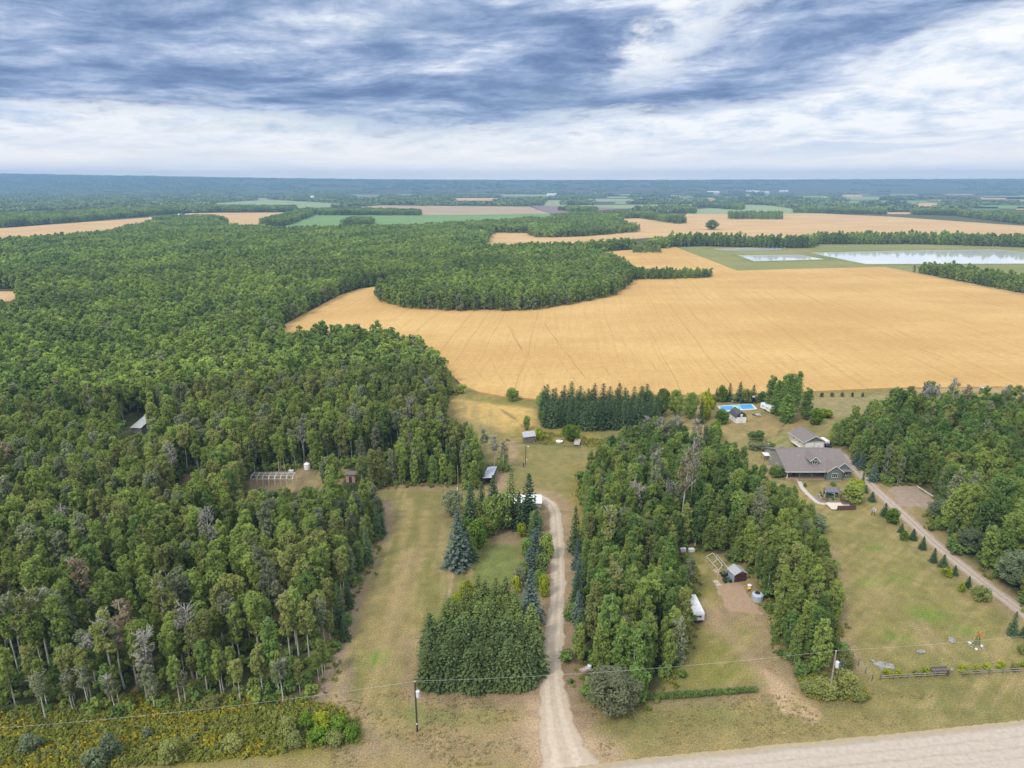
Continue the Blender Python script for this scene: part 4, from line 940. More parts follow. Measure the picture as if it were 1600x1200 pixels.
MARKS = {0: [((452,945), 'the bare white dead aspen'), ((25,1060), 'the leaning white trunk at the left border'), ((70,1095), 'the slender aspens at the left front'), ((200,1010), 'the pinkish-topped white aspen'), ((268,950), 'the double white trunk'), ((130,900), 'the umbrella aspen at the left'),
             ((335,850), 'the grey leafless aspen'), ((533,950), 'the tall spruce at the lane edge'), ((590,815), 'the spruce at the upper tip of the wood'), ((575,850), 'the lane-side spruce'), ((300,1090), 'the front edge above the goldenrod'), ((430,1080), 'the corner where wood and lane meet'), ((520,1045), 'the lane edge low down'), ((395,1020), 'the front of the wood right of centre'), ((20,950), 'the left picture border'), ((425,880), 'the wood below the greenhouse frame'), ((220,830), 'the wood below the small clearing'), ((60,850), 'the pinkish bare aspen at the left')],
         2: [((957,1075), 'the wide roadside bush'), ((903,930), 'the spruce row right of the driveway'), ((1090,955), 'the white travel trailer'), ((1072,860), 'the two pale crates'), ((1125,870), 'the carport frame'), ((1160,890), 'the red-brown shed'), ((1190,930), 'the round grey tank'), ((1300,1050), 'the grey transformer pole'), ((1300,950), 'the neighbour lawn edge'), ((1240,830), 'the pale tree at the lawn edge'), ((955,900), 'the spreading olive tree'), ((990,800), 'the leafless twin grey tree'), ((1064,770), 'the tall brownish dying aspen'), ((1030,1040), 'the hedge end'), ((1220,1010), 'the dirt track'), ((1010,930), 'the heart of the lower middle wood')],
         3: [((1462,800), 'the gravel pad'), ((1585,895), 'the broad pale willow'), ((1600,940), 'the right picture border'), ((1517,845), 'the willow beside the lane')], 1: [((800,450), 'the bluff')]}
picked = []
for (x, y, v, s, wi) in H_all[:N_IND]:
    mk = leafkey(wi, x, y); cx, cy = proj(x, y, 9*s)
    d, (mx, my), nm_ = min((math.hypot(cx-q[0][0], cy-q[0][1]), q[0], q[1]) for q in MARKS[wi])
    side = ('left of' if cx < mx else 'right of') if abs(cx-mx) > abs(cy-my) else ('behind' if cy < my else 'in front of')
    size = 'young' if s < .6 else ('umbrella-crowned' if v in (3, 7) else ('low-branched' if v in (1, 4, 6, 9) else ('tall' if s*ASP[v][0] > 13 else 'medium')))
    picked.append((d, '%s %s aspen' % (size, LOOK[mk]), '%s %s' % (side, nm_), mk, x, y, v, s, wi))
cnt = {}
for (d, look, place, mk, x, y, v, s, wi) in sorted(picked, key=lambda q: q[0]):
    n_ = cnt.get((look, place), 0); cnt[(look, place)] = n_+1
    lb = '%s %s' % (look, place) if n_ == 0 else '%s nearest %s %s' % (ORD[n_] if n_ < 16 else 'farther', look, place)
    cm, tm = aspen_parts(v, mk)
    plant('aspen_tree', 'aspen', lb, 'aspens in %s' % WHERE[wi], cm, tm, (x, y, 0), s, rr.uniform(0, 6.28))
rest = H_all[N_IND:]
MATS = ['aspen', 'aspen_olive', 'aspen_grey', 'poplar']
def hi_joined(k, mk):
    H, Rm, cr, tm = ASP[k]; return tmesh(('j', k, mk), lambda: leafmesh('joined_tree', cr, M[mk], tm))
hk = [hi_joined(k, mk) for k in range(10) for mk in MATS]
def put(nm, pts, meshes, idx, smin, smax, label, cat, rg, tilt=.06, scl=None, z=0):
    n = len(pts)
    if n == 0: return
    P3 = np.stack([pts[:, 0], pts[:, 1], hills(pts[:, 0], pts[:, 1]) + z], 1)
    s = rg.uniform(smin, smax, n) if scl is None else scl
    rot = np.stack([rg.uniform(-tilt, tilt, n), rg.uniform(-tilt, tilt, n), rg.uniform(0, 6.28, n)], 1)
    scatter(nm, P3, rot, np.stack([s, s, s*rg.uniform(.9, 1.1, n)], 1), idx, meshes, label, cat)
SN = {0: ('left_wood', 'deep aspen wood covering the left side behind the front trees'), 2: ('middle_wood', 'aspens deeper in the wood between the driveway and the neighbour house'), 3: ('right_wood', 'dense dark wood filling the right edge beyond the lane')}
for wi in (0, 2, 3):
    q = [t for t in rest if t[4] == wi]
    if not q: continue
    p = np.array([(t[0], t[1]) for t in q]); idx = [t[2]*4 + MATS.index(leafkey(wi, t[0], t[1])) for t in q]
    put(SN[wi][0], p, hk, idx, 1, 1, SN[wi][1], 'wood', rg, scl=np.array([t[3] for t in q]))
M['mid'] = leafmat('mid_wood_leaves', (.066, .104, .032), (.16, .228, .060), (.245, .28, .065), hv=.55, region=1.2, transl=.42)
mk_ = [mid_tree(k, M['mid']) for k in range(5)] + [mid_tree(k+5, M['aspen_grey']) for k in range(1)] + [mid_tree(k+6, M['mid']) for k in range(3)]
mp_ = np.array(MIDP); rgm = np.random.RandomState(5)
a = mp_[(mp_[:, 2] == 0)]; put('distant_left_wood', a[:, :2], mk_, rgm.randint(0, 9, len(a)), .8, 1.15, 'continuous canopy of the left wood running up to the wheat field', 'wood', rgm)
a = mp_[(mp_[:, 2] == 1)]; put('bluff_wood', a[:, :2], mk_, rgm.randint(0, 9, len(a)), .8, 1.1, 'rounded bluff of trees jutting into the golden wheat field', 'wood', rgm)
a = mp_[(mp_[:, 2] >= 2)]; put('outer_right_wood', a[:, :2], mk_, rgm.randint(0, 9, len(a)), .8, 1.1, 'far part of the wood on the right', 'wood', rgm)
lk = [low_patch(k, M['mid']) for k in range(6)]
lp_ = np.array(LOWP); put('far_canopy', lp_[:, :2], lk, rgm.randint(0, 6, len(lp_)), .85, 1.1, 'far canopy of the wood reaching to the tan fields at the upper left', 'wood', rgm)
print('COUNTS hi', len(H_all), 'mid', len(MIDP), 'low', len(LOWP))
# undergrowth under the near woods
ub = [bush(600+k, 1.4, 1.9, M['aspen' if k % 2 else 'poplar'], 8, 26, .38, 'undergrowth') for k in range(4)]
up_ = []
for nm, pg, mk in WOODS:
    if nm == 'bluff': continue
    x, y = jgrid(pg, 3.3, rg); k = (np.hypot(x, y) < 290) & in_view(x, y, 4, 20); x, y = x[k], y[k]
    for ex in (CLEARING, CLEAR2): q = ~inside(ex, x, y); x, y = x[q], y[q]
    k = keep_ok(x, y, 2.0, 1.2); up_ += list(zip(x[k], y[k]))
put('undergrowth', np.array(up_), ub, rgm.randint(0, 4, len(up_)), .7, 1.5, 'green undergrowth filling the floor of the near woods', 'undergrowth', rgm)
# goldenrod and weeds at the lower left and beside the right-hand pole
wk = [bush(620+k, .55, .65, M[('weed', 'golden', 'weed', 'aspen_olive')[k]], 5, 12, .22, 'weeds') for k in range(4)]
def weeds(nm, pts, sp, lab, gold, seed, kk=1.0):
    g = np.random.RandomState(seed); pg = poly(pts); x, y = jgrid(pg, sp, g, .5); k = in_view(x, y, 1, 20) & keep_ok(x, y, .8, .3); x, y = x[k], y[k]
    n_ = vnoise(x, y, 6, 2); idx = np.where(g.rand(len(x)) < gold*smooth(.38, .62, n_)*1.5, 1, g.choice([0, 2, 3], len(x)))
    put(nm, np.stack([x, y], 1), wk, idx, .6*kk, 1.5*kk, lab, 'weeds', g)
weeds('goldenrod_weeds', [(-100,1128),(120,1100),(200,1085),(430,1085),(520,1106),(560,1128),(560,1160),(400,1182),(200,1200),(-100,1235)], .62, 'yellow-flowering weeds between the aspens and the road at the lower left', .24, 3)
weeds('rough_weeds', [(1330,1060),(1352,1085),(1362,1092),(1290,1098),(1262,1092),(1245,1060),(1300,1045)], .7, 'rough green weeds round the right transformer pole', .08, 4)
weeds('meadow_weeds', [(835,672),(900,684),(950,686),(945,700),(900,698),(830,692)], .9, 'weedy strip between the small shed and the dented trailer', .2, 6, .8)
# rank grass and seedlings along the edges of the woods, and tufts on the verge
ep = []; g = np.random.RandomState(15)
for pg in (W_LEFT, W_MID, W_RIGHT):
    for i in range(len(pg)):
        a, b = pg[i], pg[(i+1) % len(pg)]; L_ = np.hypot(*(b-a))
        if max(a[1], b[1]) > 330 or L_ > 300: continue
        n = int(L_/.55); k = g.rand(n)[:, None]; ep.append(a + (b-a)*k + g.normal(0, 1.1, (n, 2)))
ep = np.concatenate(ep); k = in_view(ep[:, 0], ep[:, 1], 1, 10) & keep_ok(ep[:, 0], ep[:, 1], 1.0, .4); ep = ep[k]
put('edge_growth', ep, [wk[0], wk[2], wk[3], ub[0]], g.choice([0, 1, 2, 3], len(ep), p=[.3, .3, .33, .07]), .5, 1.5, 'rank grass and seedlings along the edges of the woods', 'undergrowth', g)
dg = [bush(640+k, .3, .22, M['dry_grass'], 4, 7, .11, 'grass_tuft') for k in range(2)]
x = g.uniform(-70, 130, 9000); y = g.uniform(84, 104, 9000); k = in_view(x, y, 0, 5) & (vnoise(x, y*2, 7, 3) > .53) & (y > np.interp(x, rl[:, 0], rl[:, 1]) + 1.6)
for pg in (W_LEFT, W_MID): k &= ~inside(pg, x, y)
k &= (pdist(DRIVE, x, y, False) > 6) & keep_ok(x, y, .3, .2)
put('verge_grass', np.stack([x[k], y[k]], 1), dg, g.randint(0, 2, k.sum()), .5, 1.4, 'dry tufts of grass along the roadside verge', 'grass', g)
# clump and shelterbelts
def belt(nm, pg, sp, lab, seed, hs=(.7, 1.05), kinds=None, cat='tree belt'):
    g = np.random.RandomState(seed); x, y = jgrid(pg, sp, g); k = in_view(x, y) & keep_ok(x, y, 10, 2); x, y = x[k], y[k]
    put(nm, np.stack([x, y], 1), kinds or mk_, g.randint(0, len(kinds or mk_), len(x)), hs[0], hs[1], lab, cat, g)
belt('thicket', W_BLUFF2, 3.4, 'low dark thicket trailing right from the bluff in the wheat', 21, (.42, .72))
belt('shelterbelt', W_N, 5.5, 'long line of trees behind the lagoons', 22, (.75, 1.35))
belt('pond_side_trees', W_P, 4.6, 'row of trees slanting down to the right edge below the big pond', 23, (.55, .95))
belt('field_clump', poly([(1138,343),(1222,343.5),(1222,337),(1138,337)]), 8, 'isolated strip of trees standing in the far tan field', 24, (.8, 1.1))
belt('pasture_clump', poly([(988,396),(1033,396),(1033,391),(988,391)]), 6, 'round clump in the wheat between bluff and pond', 25, (.5, .75))
belt('far_treeline', poly([(500,336.5),(655,336.8),(655,334),(560,331),(500,333)]), 9, 'dark straight tree line across the far green field', 26, (.8, 1.05), lk)
belt('green_field_clump', poly([(535,353),(580,353),(582,347),(552,347)]), 9, 'small clump at the near edge of the far green field', 27, (.8, 1), lk)
belt('diagonal_belt', poly([(408,352),(445,353),(494,334),(484,331)]), 8, 'diagonal tree belt between the tan and the green far fields', 28, (.85, 1.1), lk)
belt('farm_road_trees', poly([(-300,348),(0,345),(0,356.5),(150,344),(300,332),(460,331.5),(460,328),(300,327),(150,335),(60,340)]), 11, 'dark belt of trees behind the far left tan field', 29, (.9, 1.2), lk)
belt('farmstead_wood', poly([(238,347),(352,353),(353,348),(330,342),(262,343)]), 9, 'low wood in front of the far farmstead', 30, (.7, .9), lk)
for i, (a, b, c_, d_) in enumerate([(1242,1323,334.5,330.5),(1320,1382,335,331.5),(1425,1490,337,333.5),(1489,1600,351,336.5),(1600,1900,362,341),(1080,1160,328.5,323),(990,1085,334,329),(870,930,333,329)]):
    pg = poly([(a, d_+ (2 if i < 3 else 0)), (a, d_), (b, d_ if i != 3 else 339), (b, c_)]); belt('distant_belt', pg, 11, ['belt of trees left on the skyline above the right tan field','short belt right of it above the tan field','small dark belt behind the tan field toward the right','long dark belt closing the tan field at the far right','belt running out of the picture at the far right','belt behind the pale green field','dark belt left of the pale green field','short belt over the ploughed field'][i], 40+i, (.8, 1.1), lk)
add_bush(1112, 359, 343, 24, 'poplar', 'single big round tree rising behind the left end of the shelterbelt', 'round_tree', 'tree')
# far woods: everything beyond that is not a field
fk = [far_patch(k, M['far']) for k in range(5)]
g = np.random.RandomState(9); pts = []
yy = 2150.0
while yy < 9200:
    sp = 46 + yy*.006; hw = yy*.82 + 200; xs = np.arange(-hw, hw, sp); xs = xs + g.uniform(-.45, .45, len(xs))*sp
    pts.append(np.stack([xs, yy + g.uniform(-.45, .45, len(xs))*sp], 1)); yy += sp*(1.0 + yy/9000)
pts = np.concatenate(pts); x, y = pts.T; k = np.ones(len(x), bool)
gx_, gy_ = x*CAMZ/(CAMZ-13), y*CAMZ/(CAMZ-13)
for pg in FARF + [poly(f[2]) for f in FAR if min(q[1] for q in f[2]) < 345]: k &= (sdist(pg, x, y) > 25) & ~inside(pg, gx_, gy_)
px_, _ = proj(x, y, 0); rightness = smooth(450, 1000, px_)
open_ = vnoise(x*.35, y, 520, 2) ; k &= open_ < (.80 - .22*rightness*smooth(2300, 4500, y))
x, y = x[k], y[k]; ln = len(x); print('FAR', ln)
P3 = np.stack([x, y, hills(x, y)], 1); s = 1 + y*.00004
scatter('distant_woods', P3, np.stack([x*0, x*0, g.uniform(0, 6.28, ln)], 1), np.stack([s*g.uniform(.9, 1.3, ln), s*g.uniform(.9, 1.3, ln), g.uniform(.85, 1.25, ln)], 1), g.randint(0, 5, ln), fk, 'hazy blue-green woods spreading to the horizon', 'wood')

# ---- bare and dying trees with pale trunks that stand out of the woods
def bare_mesh(seed, H, spread, nb=13, r0=.17):
    rg = random.Random(seed); mb = MB(); lx = rg.uniform(-.5, .5); at = lambda z: Vector((lx*(z/H)**2, .2*math.sin(z*.5), z))
    mb.tube([at(H*i/7) if i else Vector((0, 0, -.3)) for i in range(8)], [r0*(1-.8*i/7) for i in range(8)], 6)
    for i in range(nb):
        z = H*rg.uniform(.5, .93); a = rg.uniform(0, 6.28); L = spread*rg.uniform(.5, 1)*(1.15-.5*z/H); d = Vector((math.cos(a), math.sin(a), 0)); p0 = at(z)
        p1 = p0 + d*L*.5 + Vector((0, 0, L*.35)); p2 = p0 + d*L + Vector((rg.uniform(-.3, .3), rg.uniform(-.3, .3), L*.75))
        mb.tube([p0, p1, p2], [r0*.38, r0*.27, r0*.08], 4, False)
        for j in range(5):
            q = p0.lerp(p1, .5+.1*j) if j < 2 else p1.lerp(p2, .15*j); e = Vector((rg.uniform(-1, 1), rg.uniform(-1, 1), rg.uniform(.2, 1)))*L*.38
            mb.tube([q, q+e], [r0*.15, r0*.05], 3, False)
    return mb
BARE = [bare_mesh(900+i, 12, 2.6).mesh('bare_trunk', M['bark']) for i in range(5)]
def sparse(seed, mk, per=26): 
    g = np.random.RandomState(seed); cs, rs = crown_puffs(12, 1.7, .55, 14, g, 'oval'); return tmesh(('s', seed, mk), lambda: leafmesh('sparse_crown', puffs(cs, rs, per, .30, g), M[mk]))
DEAD = [(452,1001,925,None,'bare white dead aspen with spreading limbs in the front of the left wood'),(335,905,790,'twig','grey leafless aspen standing out in the middle of the left wood'),(140,985,870,'rust','tall aspen with a rusty tuft near the left edge'),(235,1015,990,'rust','thin aspen with a reddish brown top near the left front'),
 (38,1045,925,'aspen_grey','leaning white-trunked aspen at the far left front'),(60,1060,930,'aspen_olive','white-trunked aspen, second from the left front edge'),(78,1040,915,'aspen_olive','pale leaning aspen, third from the left front edge'),(125,960,868,'aspen_olive','umbrella aspen on a long pale trunk at the left'),(183,1085,955,'aspen_olive','white-trunked aspen with forked stem right of the left edge'),(195,1075,968,'rust','white trunk with a brownish sparse crown'),
 (210,1052,935,'rust','white aspen with a pinkish dead top left of centre of the left wood'),(268,1020,898,'aspen_olive','tall double white trunk in the middle front of the left wood'),(302,1060,945,'twig','white trunk with bare grey twigs in the front of the left wood'),(238,1095,985,'twig','grey sparse aspen by the front edge of the left wood'),(310,985,900,'twig','grey twiggy aspen behind the front row'),(150,1070,990,'twig','low grey twiggy aspen'),
 (350,1080,1020,'aspen_grey','short pale-trunked aspen at the front edge of the wood'),(140,1110,1040,'aspen_grey','slender pale aspen at the very front edge of the left wood'),(180,1118,1055,'aspen_grey','slender pale-stemmed aspen close to the goldenrod'),(72,1125,1050,'aspen_grey','slender front aspen near the left border'),(232,1100,1040,'aspen_grey','slender front aspen left of the bush'),(442,1100,1030,'aspen_grey','slender front aspen near the lane corner'),(290,1100,1045,'aspen_grey','slender front aspen in the middle'),(115,1112,1050,'aspen_grey','thin front aspen between two slender ones'),
 (275,770,690,'twig','tall pale-trunked thin aspen by the small clearing'),(475,722,665,'twig','white-stemmed aspen behind the white barrel'),(112,870,790,'twig','pinkish grey bare aspen at the left of the wood'),(22,762,690,'rust','rusty-topped aspen near the left border'),(40,700,660,'rust','reddish dying aspen near the left border, higher up'),(75,765,715,None,'white bare snag at the left of the wood'),
 (150,690,600,'aspen_olive','tall white trunk at the edge of the gap near the white tarp'),(98,655,590,'aspen_olive','tall white trunk left of the gap'),(90,655,600,'aspen_olive','twin white trunk left of the gap'),(180,655,600,'aspen_olive','white trunk right of the gap'),
 (1064,845,698,'tan','tall brownish dying aspen in the heart of the middle wood'),(1076,830,680,'twig','tall grey leafless aspen beside the brown one'),(1020,820,700,'aspen_grey','tall sage-leaved aspen with a long white trunk in the middle wood'),(985,830,750,'twig','grey dying tree on the driveway side of the middle wood'),(993,835,755,'twig','leafless twin grey tree on the driveway side'),(1045,830,750,'twig','bare grey tree low in the middle wood'),(1030,720,650,'twig','grey bare tree at the upper end of the middle wood'),(1055,715,648,'twig','ash-grey twiggy tree at the top of the middle wood'),(1010,710,650,'twig','grey tree at the upper left of the middle wood'),(1085,720,655,'twig','grey-twigged tree at the upper right of the middle wood'),(950,900,790,'aspen_olive','tall olive tree with pale trunk near the driveway'),(955,985,880,'aspen_olive','spreading olive tree with pale trunk above the roadside bush'),
 (1440,670,598,'twig','bare-stemmed aspen at the back of the right wood'),(1455,668,600,'twig','pale trunked aspen at the back of the right wood'),(1480,670,590,'twig','tall thin tree at the skyline of the right wood'),(1500,668,600,'rust','thin brownish tree at the back of the right wood'),(1592,668,594,'aspen_grey','tall open-crowned tree at the right border'),(1560,676,600,'aspen_grey','tall grey-green tree near the right border'),
 (560,690,600,'aspen','aspen with a white trunk high on the left wood'),(640,690,620,'twig','grey twiggy aspen near the wheat edge'),(672,655,588,'aspen_grey','pale-stemmed aspen at the wheat edge'),(628,640,568,'aspen','white-stemmed aspen near the far wheat corner'),(560,625,555,'aspen','white trunk aspen overlooking the wheat tongue'),(787,735,690,'twig','grey dying aspen beside the yard'),(772,735,680,'twig','pale-stemmed grey aspen left of the yard'),(758,720,670,'aspen_grey','sage-coloured aspen at the yard corner')]
for i, (px, by, ty, mk, lb) in enumerate(DEAD):
    x, y = P(px, by); h = height_to(y, ty); s = h/12
    r = thing('dead_tree' if mk in (None, 'twig') else 'aspen_tree', lb, 'bare tree' if mk in (None, 'twig') else 'aspen', (x, y, 0), i*1.7); r.scale = (min(1.25, s*1.05),)*2 + (s,)
    link('trunk', BARE[i % 5], r)
    if mk: link('crown', sparse(950+i % 6, mk, 34 if mk == 'twig' else (70 if mk in ('rust', 'tan') else 110)), r)

# ================================================================== BUILT THINGS
M['white'] = plain('white_paint', (.80, .80, .80), .5, .4, var=.05, dirt=(.5, .48, .44))
M['white_metal'] = striped('white_ribbed_metal', (.76, .77, .78), (.5, .5, .5), 0, .3, .08, .35)
M['shingle'] = striped('grey_brown_shingles', (.215, .185, .175), (.12, .10, .095), 1, .32, .2, .9, var=.14)
M['shingle_dark'] = striped('dark_shingles', (.10, .095, .10), (.06, .06, .06), 1, .3, .2, .9)
M['siding'] = striped('sage_siding', (.155, .185, .165), (.08, .10, .09), 2, .2, .12, .7)
M['siding_pale'] = striped('pale_siding', (.30, .30, .26), (.2, .2, .18), 2, .2, .12, .7)
M['cream'] = striped('cream_siding', (.50, .47, .40), (.4, .38, .33), 2, .2, .12, .7)
M['trim'] = plain('white_trim', (.72, .72, .70), .5, .4, var=.04)
m, t = mat_new('window_glass'); finish(t, (.03, .04, .05), .08, .8); M['glass'] = m
M['porch_dark'] = plain('dark_recess', (.035, .033, .035), .8, .1)
M['deck'] = striped('weathered_deck', (.38, .27, .19), (.2, .13, .09), 0, .16, .12, .85)
M['pale_deck'] = striped('pale_deck', (.62, .55, .46), (.4, .33, .26), 0, .16, .12, .85)
M['brown_fence'] = striped('brown_boards', (.12, .065, .05), (.05, .03, .02), 0, .18, .12, .8)
M['grey_wood'] = striped('grey_boards', (.17, .15, .14), (.06, .055, .05), 0, .22, .14, .9)
M['old_tin'] = striped('old_tin_roof', (.37, .38, .40), (.32, .3, .28), 0, .35, .1, .5, var=.18, spec=.5)
M['tin'] = striped('galvanised_roof', (.42, .47, .56), (.28, .31, .38), 0, .4, .1, .35, var=.08, spec=.6)
M['steel'] = plain('galvanised_pipe', (.66, .67, .68), .35, .5, .3, var=.08)
M['pole'] = plain('creosoted_pole', (.085, .06, .045), .9, .1, var=.3, scale=6)
M['pole_grey'] = plain('weathered_pole', (.32, .29, .24), .9, .1, var=.2, scale=6)
M['can'] = plain('grey_enamel', (.62, .65, .70), .35, .5, var=.05)
M['black'] = plain('black_plastic', (.02, .02, .022), .5, .4)
M['blue_plastic'] = plain('blue_plastic', (.01, .16, .60), .4, .5)
M['court_blue'] = plain('court_blue', (.10, .32, .72), .7, .2, var=.05)
M['court_mint'] = plain('court_mint', (.22, .62, .58), .7, .2, var=.05)
M['redbrown'] = plain('red_brown_boards', (.085, .035, .03), .8, .2, var=.2)
M['pinkwall'] = plain('faded_pink_boards', (.46, .31, .26), .8, .2, var=.15)
M['stone'] = plain('pale_field_stone', (.31, .30, .28), .9, .1, var=.25, scale=2)
M['yellowp'] = plain('yellow_paint', (.70, .45, .04), .5, .3)
M['orangep'] = plain('orange_paint', (.55, .22, .05), .5, .3)
M['greenp'] = plain('green_canvas', (.05, .17, .11), .7, .2)
M['wood'] = plain('raw_boards', (.45, .32, .20), .85, .1, var=.2)
M['dkgrey'] = striped('slate_grey_roof', (.16, .165, .19), (.1, .1, .11), 1, .3, .15, .7)
M['tyre'] = plain('tyre_rubber', (.03, .03, .03), .9, .1)
M['red'] = plain('barn_red', (.28, .05, .04), .7, .2)
M['tarp'] = plain('pale_tarp', (.36, .38, .38), .6, .2, var=.15)

def window(par, x, y, z, w, h, ax='y', sgn=-1, mull=1):
    """window centred at x,y,z on a wall facing sgn along ax; frame and pane"""
    fr = MB(); pn = MB(); d = .05
    def bx(mb, u0, u1, v0, v1, a, b):
        if ax == 'y': mb.box(x+u0, x+u1, min(y+sgn*a, y+sgn*b), max(y+sgn*a, y+sgn*b), z+v0, z+v1)
        else: mb.box(min(x+sgn*a, x+sgn*b), max(x+sgn*a, x+sgn*b), y+u0, y+u1, z+v0, z+v1)
    f = .09; bx(fr, -w/2, w/2, h/2-f, h/2, .003, .08); bx(fr, -w/2, w/2, -h/2, -h/2+f, .003, .08)
    bx(fr, -w/2, -w/2+f, -h/2+f, h/2-f, .003, .08); bx(fr, w/2-f, w/2, -h/2+f, h/2-f, .003, .08)
    for k in range(mull): c = -w/2+w*(k+1)/(mull+1); bx(fr, c-.04, c+.04, -h/2+f, h/2-f, .003, .075)
    bx(pn, -w/2+f, w/2-f, -h/2+f, h/2-f, .003, .03)
    o = fr.build('window', M['trim'], par); pn.build('pane', M['glass'], o); return o
def gable_roof(mb, x0, x1, y0, y1, ze, zr, axis='x', oh=.4, th=.16):
    """two slabs and a ridge; axis = ridge direction"""
    if axis == 'x':
        c = (y0+y1)/2; k = (zr-ze)/((y1-y0)/2); pg = [(y0-oh, ze-k*oh), (c, zr), (y1+oh, ze-k*oh), (y1+oh, ze-k*oh+th), (c, zr+th), (y0-oh, ze-k*oh+th)]
        mb.prism(pg, 'x', x0-oh, x1+oh)
    else:
        c = (x0+x1)/2; k = (zr-ze)/((x1-x0)/2); pg = [(x0-oh, ze-k*oh), (c, zr), (x1+oh, ze-k*oh), (x1+oh, ze-k*oh+th), (c, zr+th), (x0-oh, ze-k*oh+th)]
        mb.prism(pg, 'y', y0-oh, y1+oh)
    return mb
def rake(mb, x0, x1, y, ze, zr, oh=.4, th=.2, d=.06):
    c = (x0+x1)/2; k = (zr-ze)/((x1-x0)/2)
    mb.prism([(x0-oh, ze-k*oh-.06), (c, zr-.06), (x1+oh, ze-k*oh-.06), (x1+oh, ze-k*oh+th), (c, zr+th), (x0-oh, ze-k*oh+th)], 'y', y-d, y)

# ---- the neighbour's house
hx, hy = 86.2, 197.5
h = thing('house', 'sage green house with a grey-brown shingle roof, dormer and front porch', 'house', (hx, hy, 0))
W_, D_ = 20.4, 19.4
b = MB(); b.box(0, 12.4, 2.6, D_, 0, 3.0); b.box(12.4, W_, .5, D_, 0, 3.0); b.box(12.4, 17.2, -.8, .5, 0, 3.0)
b.build('wall', M['siding'], h)
g_ = MB(); g_.prism([(0, 3.0), (D_, 3.0), (D_/2, 6.25)], 'x', .0, .12); g_.prism([(0, 3.0), (D_, 3.0), (D_/2, 6.25)], 'x', W_-.12, W_); g_.box(-.03, -.003, 2.6, D_, .3, 3.0); g_.build('end_wall', M['siding_pale'], h)
f = MB(); f.box(-.1, W_+.1, .45, D_+.1, -.05, .3) if False else f.box(-.12, -.04, 2.5, D_, 0, .3); f.box(12.35, 17.25, -.86, -.805, 0, .35); f.box(17.26, W_+.05, .44, .495, 0, .35); f.build('foundation', M['siding_pale'], h)
rf = MB(); gable_roof(rf, 0, W_, 0, D_, 3.05, 6.35, 'x', .45)
r_ = rf.build('roof', M['shingle'], h)
c1 = MB(); c1.prism([(12.1, 3.0), (14.8, 5.0), (17.5, 3.0), (17.5, 3.16), (14.8, 5.17), (12.1, 3.16)], 'y', -1.1, 6.2); c1.prism([(14.6, 3.02), (18.0, 5.5), (21.0, 3.02), (21.0, 3.2), (18.0, 5.68), (14.6, 3.2)], 'y', .2, 8)
c1.build('wing_roof', M['shingle'], h)
gw = MB(); gw.prism([(12.4, 3.0), (17.2, 3.0), (14.8, 4.85)], 'y', -.8, -.7); gw.prism([(15.2, 3.0), (20.4, 3.0), (18.0, 5.3)], 'y', .5, .6); gw.build('gable_wall', M['siding'], h)
tr = MB(); rake(tr, 12.4, 17.2, -1.1, 3.15, 5.0, .3, .18); rake(tr, 15.2, 20.6, .2, 3.2, 5.55, .35, .18); tr.box(-.45, 12.1, -.52, -.45, 2.78, 3.0)
tr.box(-.5, -.45, -.4, .3, 2.8, 3.0); tr.build('roof_trim', M['trim'], h)
dm = MB(); dm.box(8.4, 10.8, 2.6, 6.6, 3.5, 5.45); dm.prism([(8.4, 5.45), (10.8, 5.45), (9.6, 6.6)], 'y', 2.6, 2.7)
dd = dm.build('dormer', M['siding'], h)
dr = MB(); dr.prism([(7.9, 5.1), (9.6, 6.7), (11.3, 5.1), (11.3, 5.25), (9.6, 6.9), (7.9, 5.25)], 'y', 2.2, 9.0); dr.build('dormer_roof', M['shingle'], dd)
dt = MB(); rake(dt, 8.4, 10.8, 2.2, 5.56, 6.72, .45, .2); dt.build('dormer_trim', M['trim'], dd)
window(h, 9.6, 2.6, 4.9, 1.5, 1.25); window(h, 14.8, -.8, 1.9, 1.9, 1.5, mull=2); window(h, 18.8, .5, 2.0, 1.4, 1.3)
for xx, ww in ((5.6, 1.7), (8.4, 1.5), (10.8, 1.5)): window(h, xx, 2.595, 1.7, ww, 1.1)
window(h, -.03, 8, 1.8, 1.4, 1.1, 'x', -1); window(h, -.03, 13.5, 1.8, 1.4, 1.1, 'x', -1)
dr = MB(); dr.box(3.0, 4.0, 2.5, 2.58, .35, 2.4); o = dr.build('door', M['redbrown'], h); q = MB(); q.box(3.85, 3.92, 2.44, 2.5, 1.2, 1.4); q.build('handle', M['steel'], o)
ch = MB(); ch.box(2.0, 2.8, 11, 11.8, 5.2, 7.0); ch.build('chimney', M['siding_pale'], h)
vt = MB(); vt.tube([(6, 6.5, 4.8), (6, 6.5, 5.75)], .08, 8); vt.tube([(14, 9, 5.9), (14, 9, 6.75)], .08, 8); vt.build('roof_vent', M['can'], h)
dk = MB(); dk.box(.2, 12.3, 0, 2.58, 0, .35); dk.build('porch_deck', M['deck'], h)
for xx in (.35, 4.2, 8.2, 12.1): pp = MB(); pp.box(xx-.1, xx+.1, .1, .3, .35, 2.8); pp.build('porch_post', M['trim'] if xx < 1 else M['siding'], h)
rl_ = MB(); 
for z_ in (.6, 1.25): rl_.box(4.3, 12.0, .15, .22, z_, z_+.06)
for xx in np.arange(4.4, 12.0, .25): rl_.box(xx, xx+.04, .16, .21, .66, 1.25)
rl_.build('porch_rail', M['grey_wood'], h)
st = MB(); 
for i in range(3): st.box(2.4, 4.0, -.9+.3*i, -.6+.3*i, 0, .1+.1*i)
st.build('step', M['deck'], h)
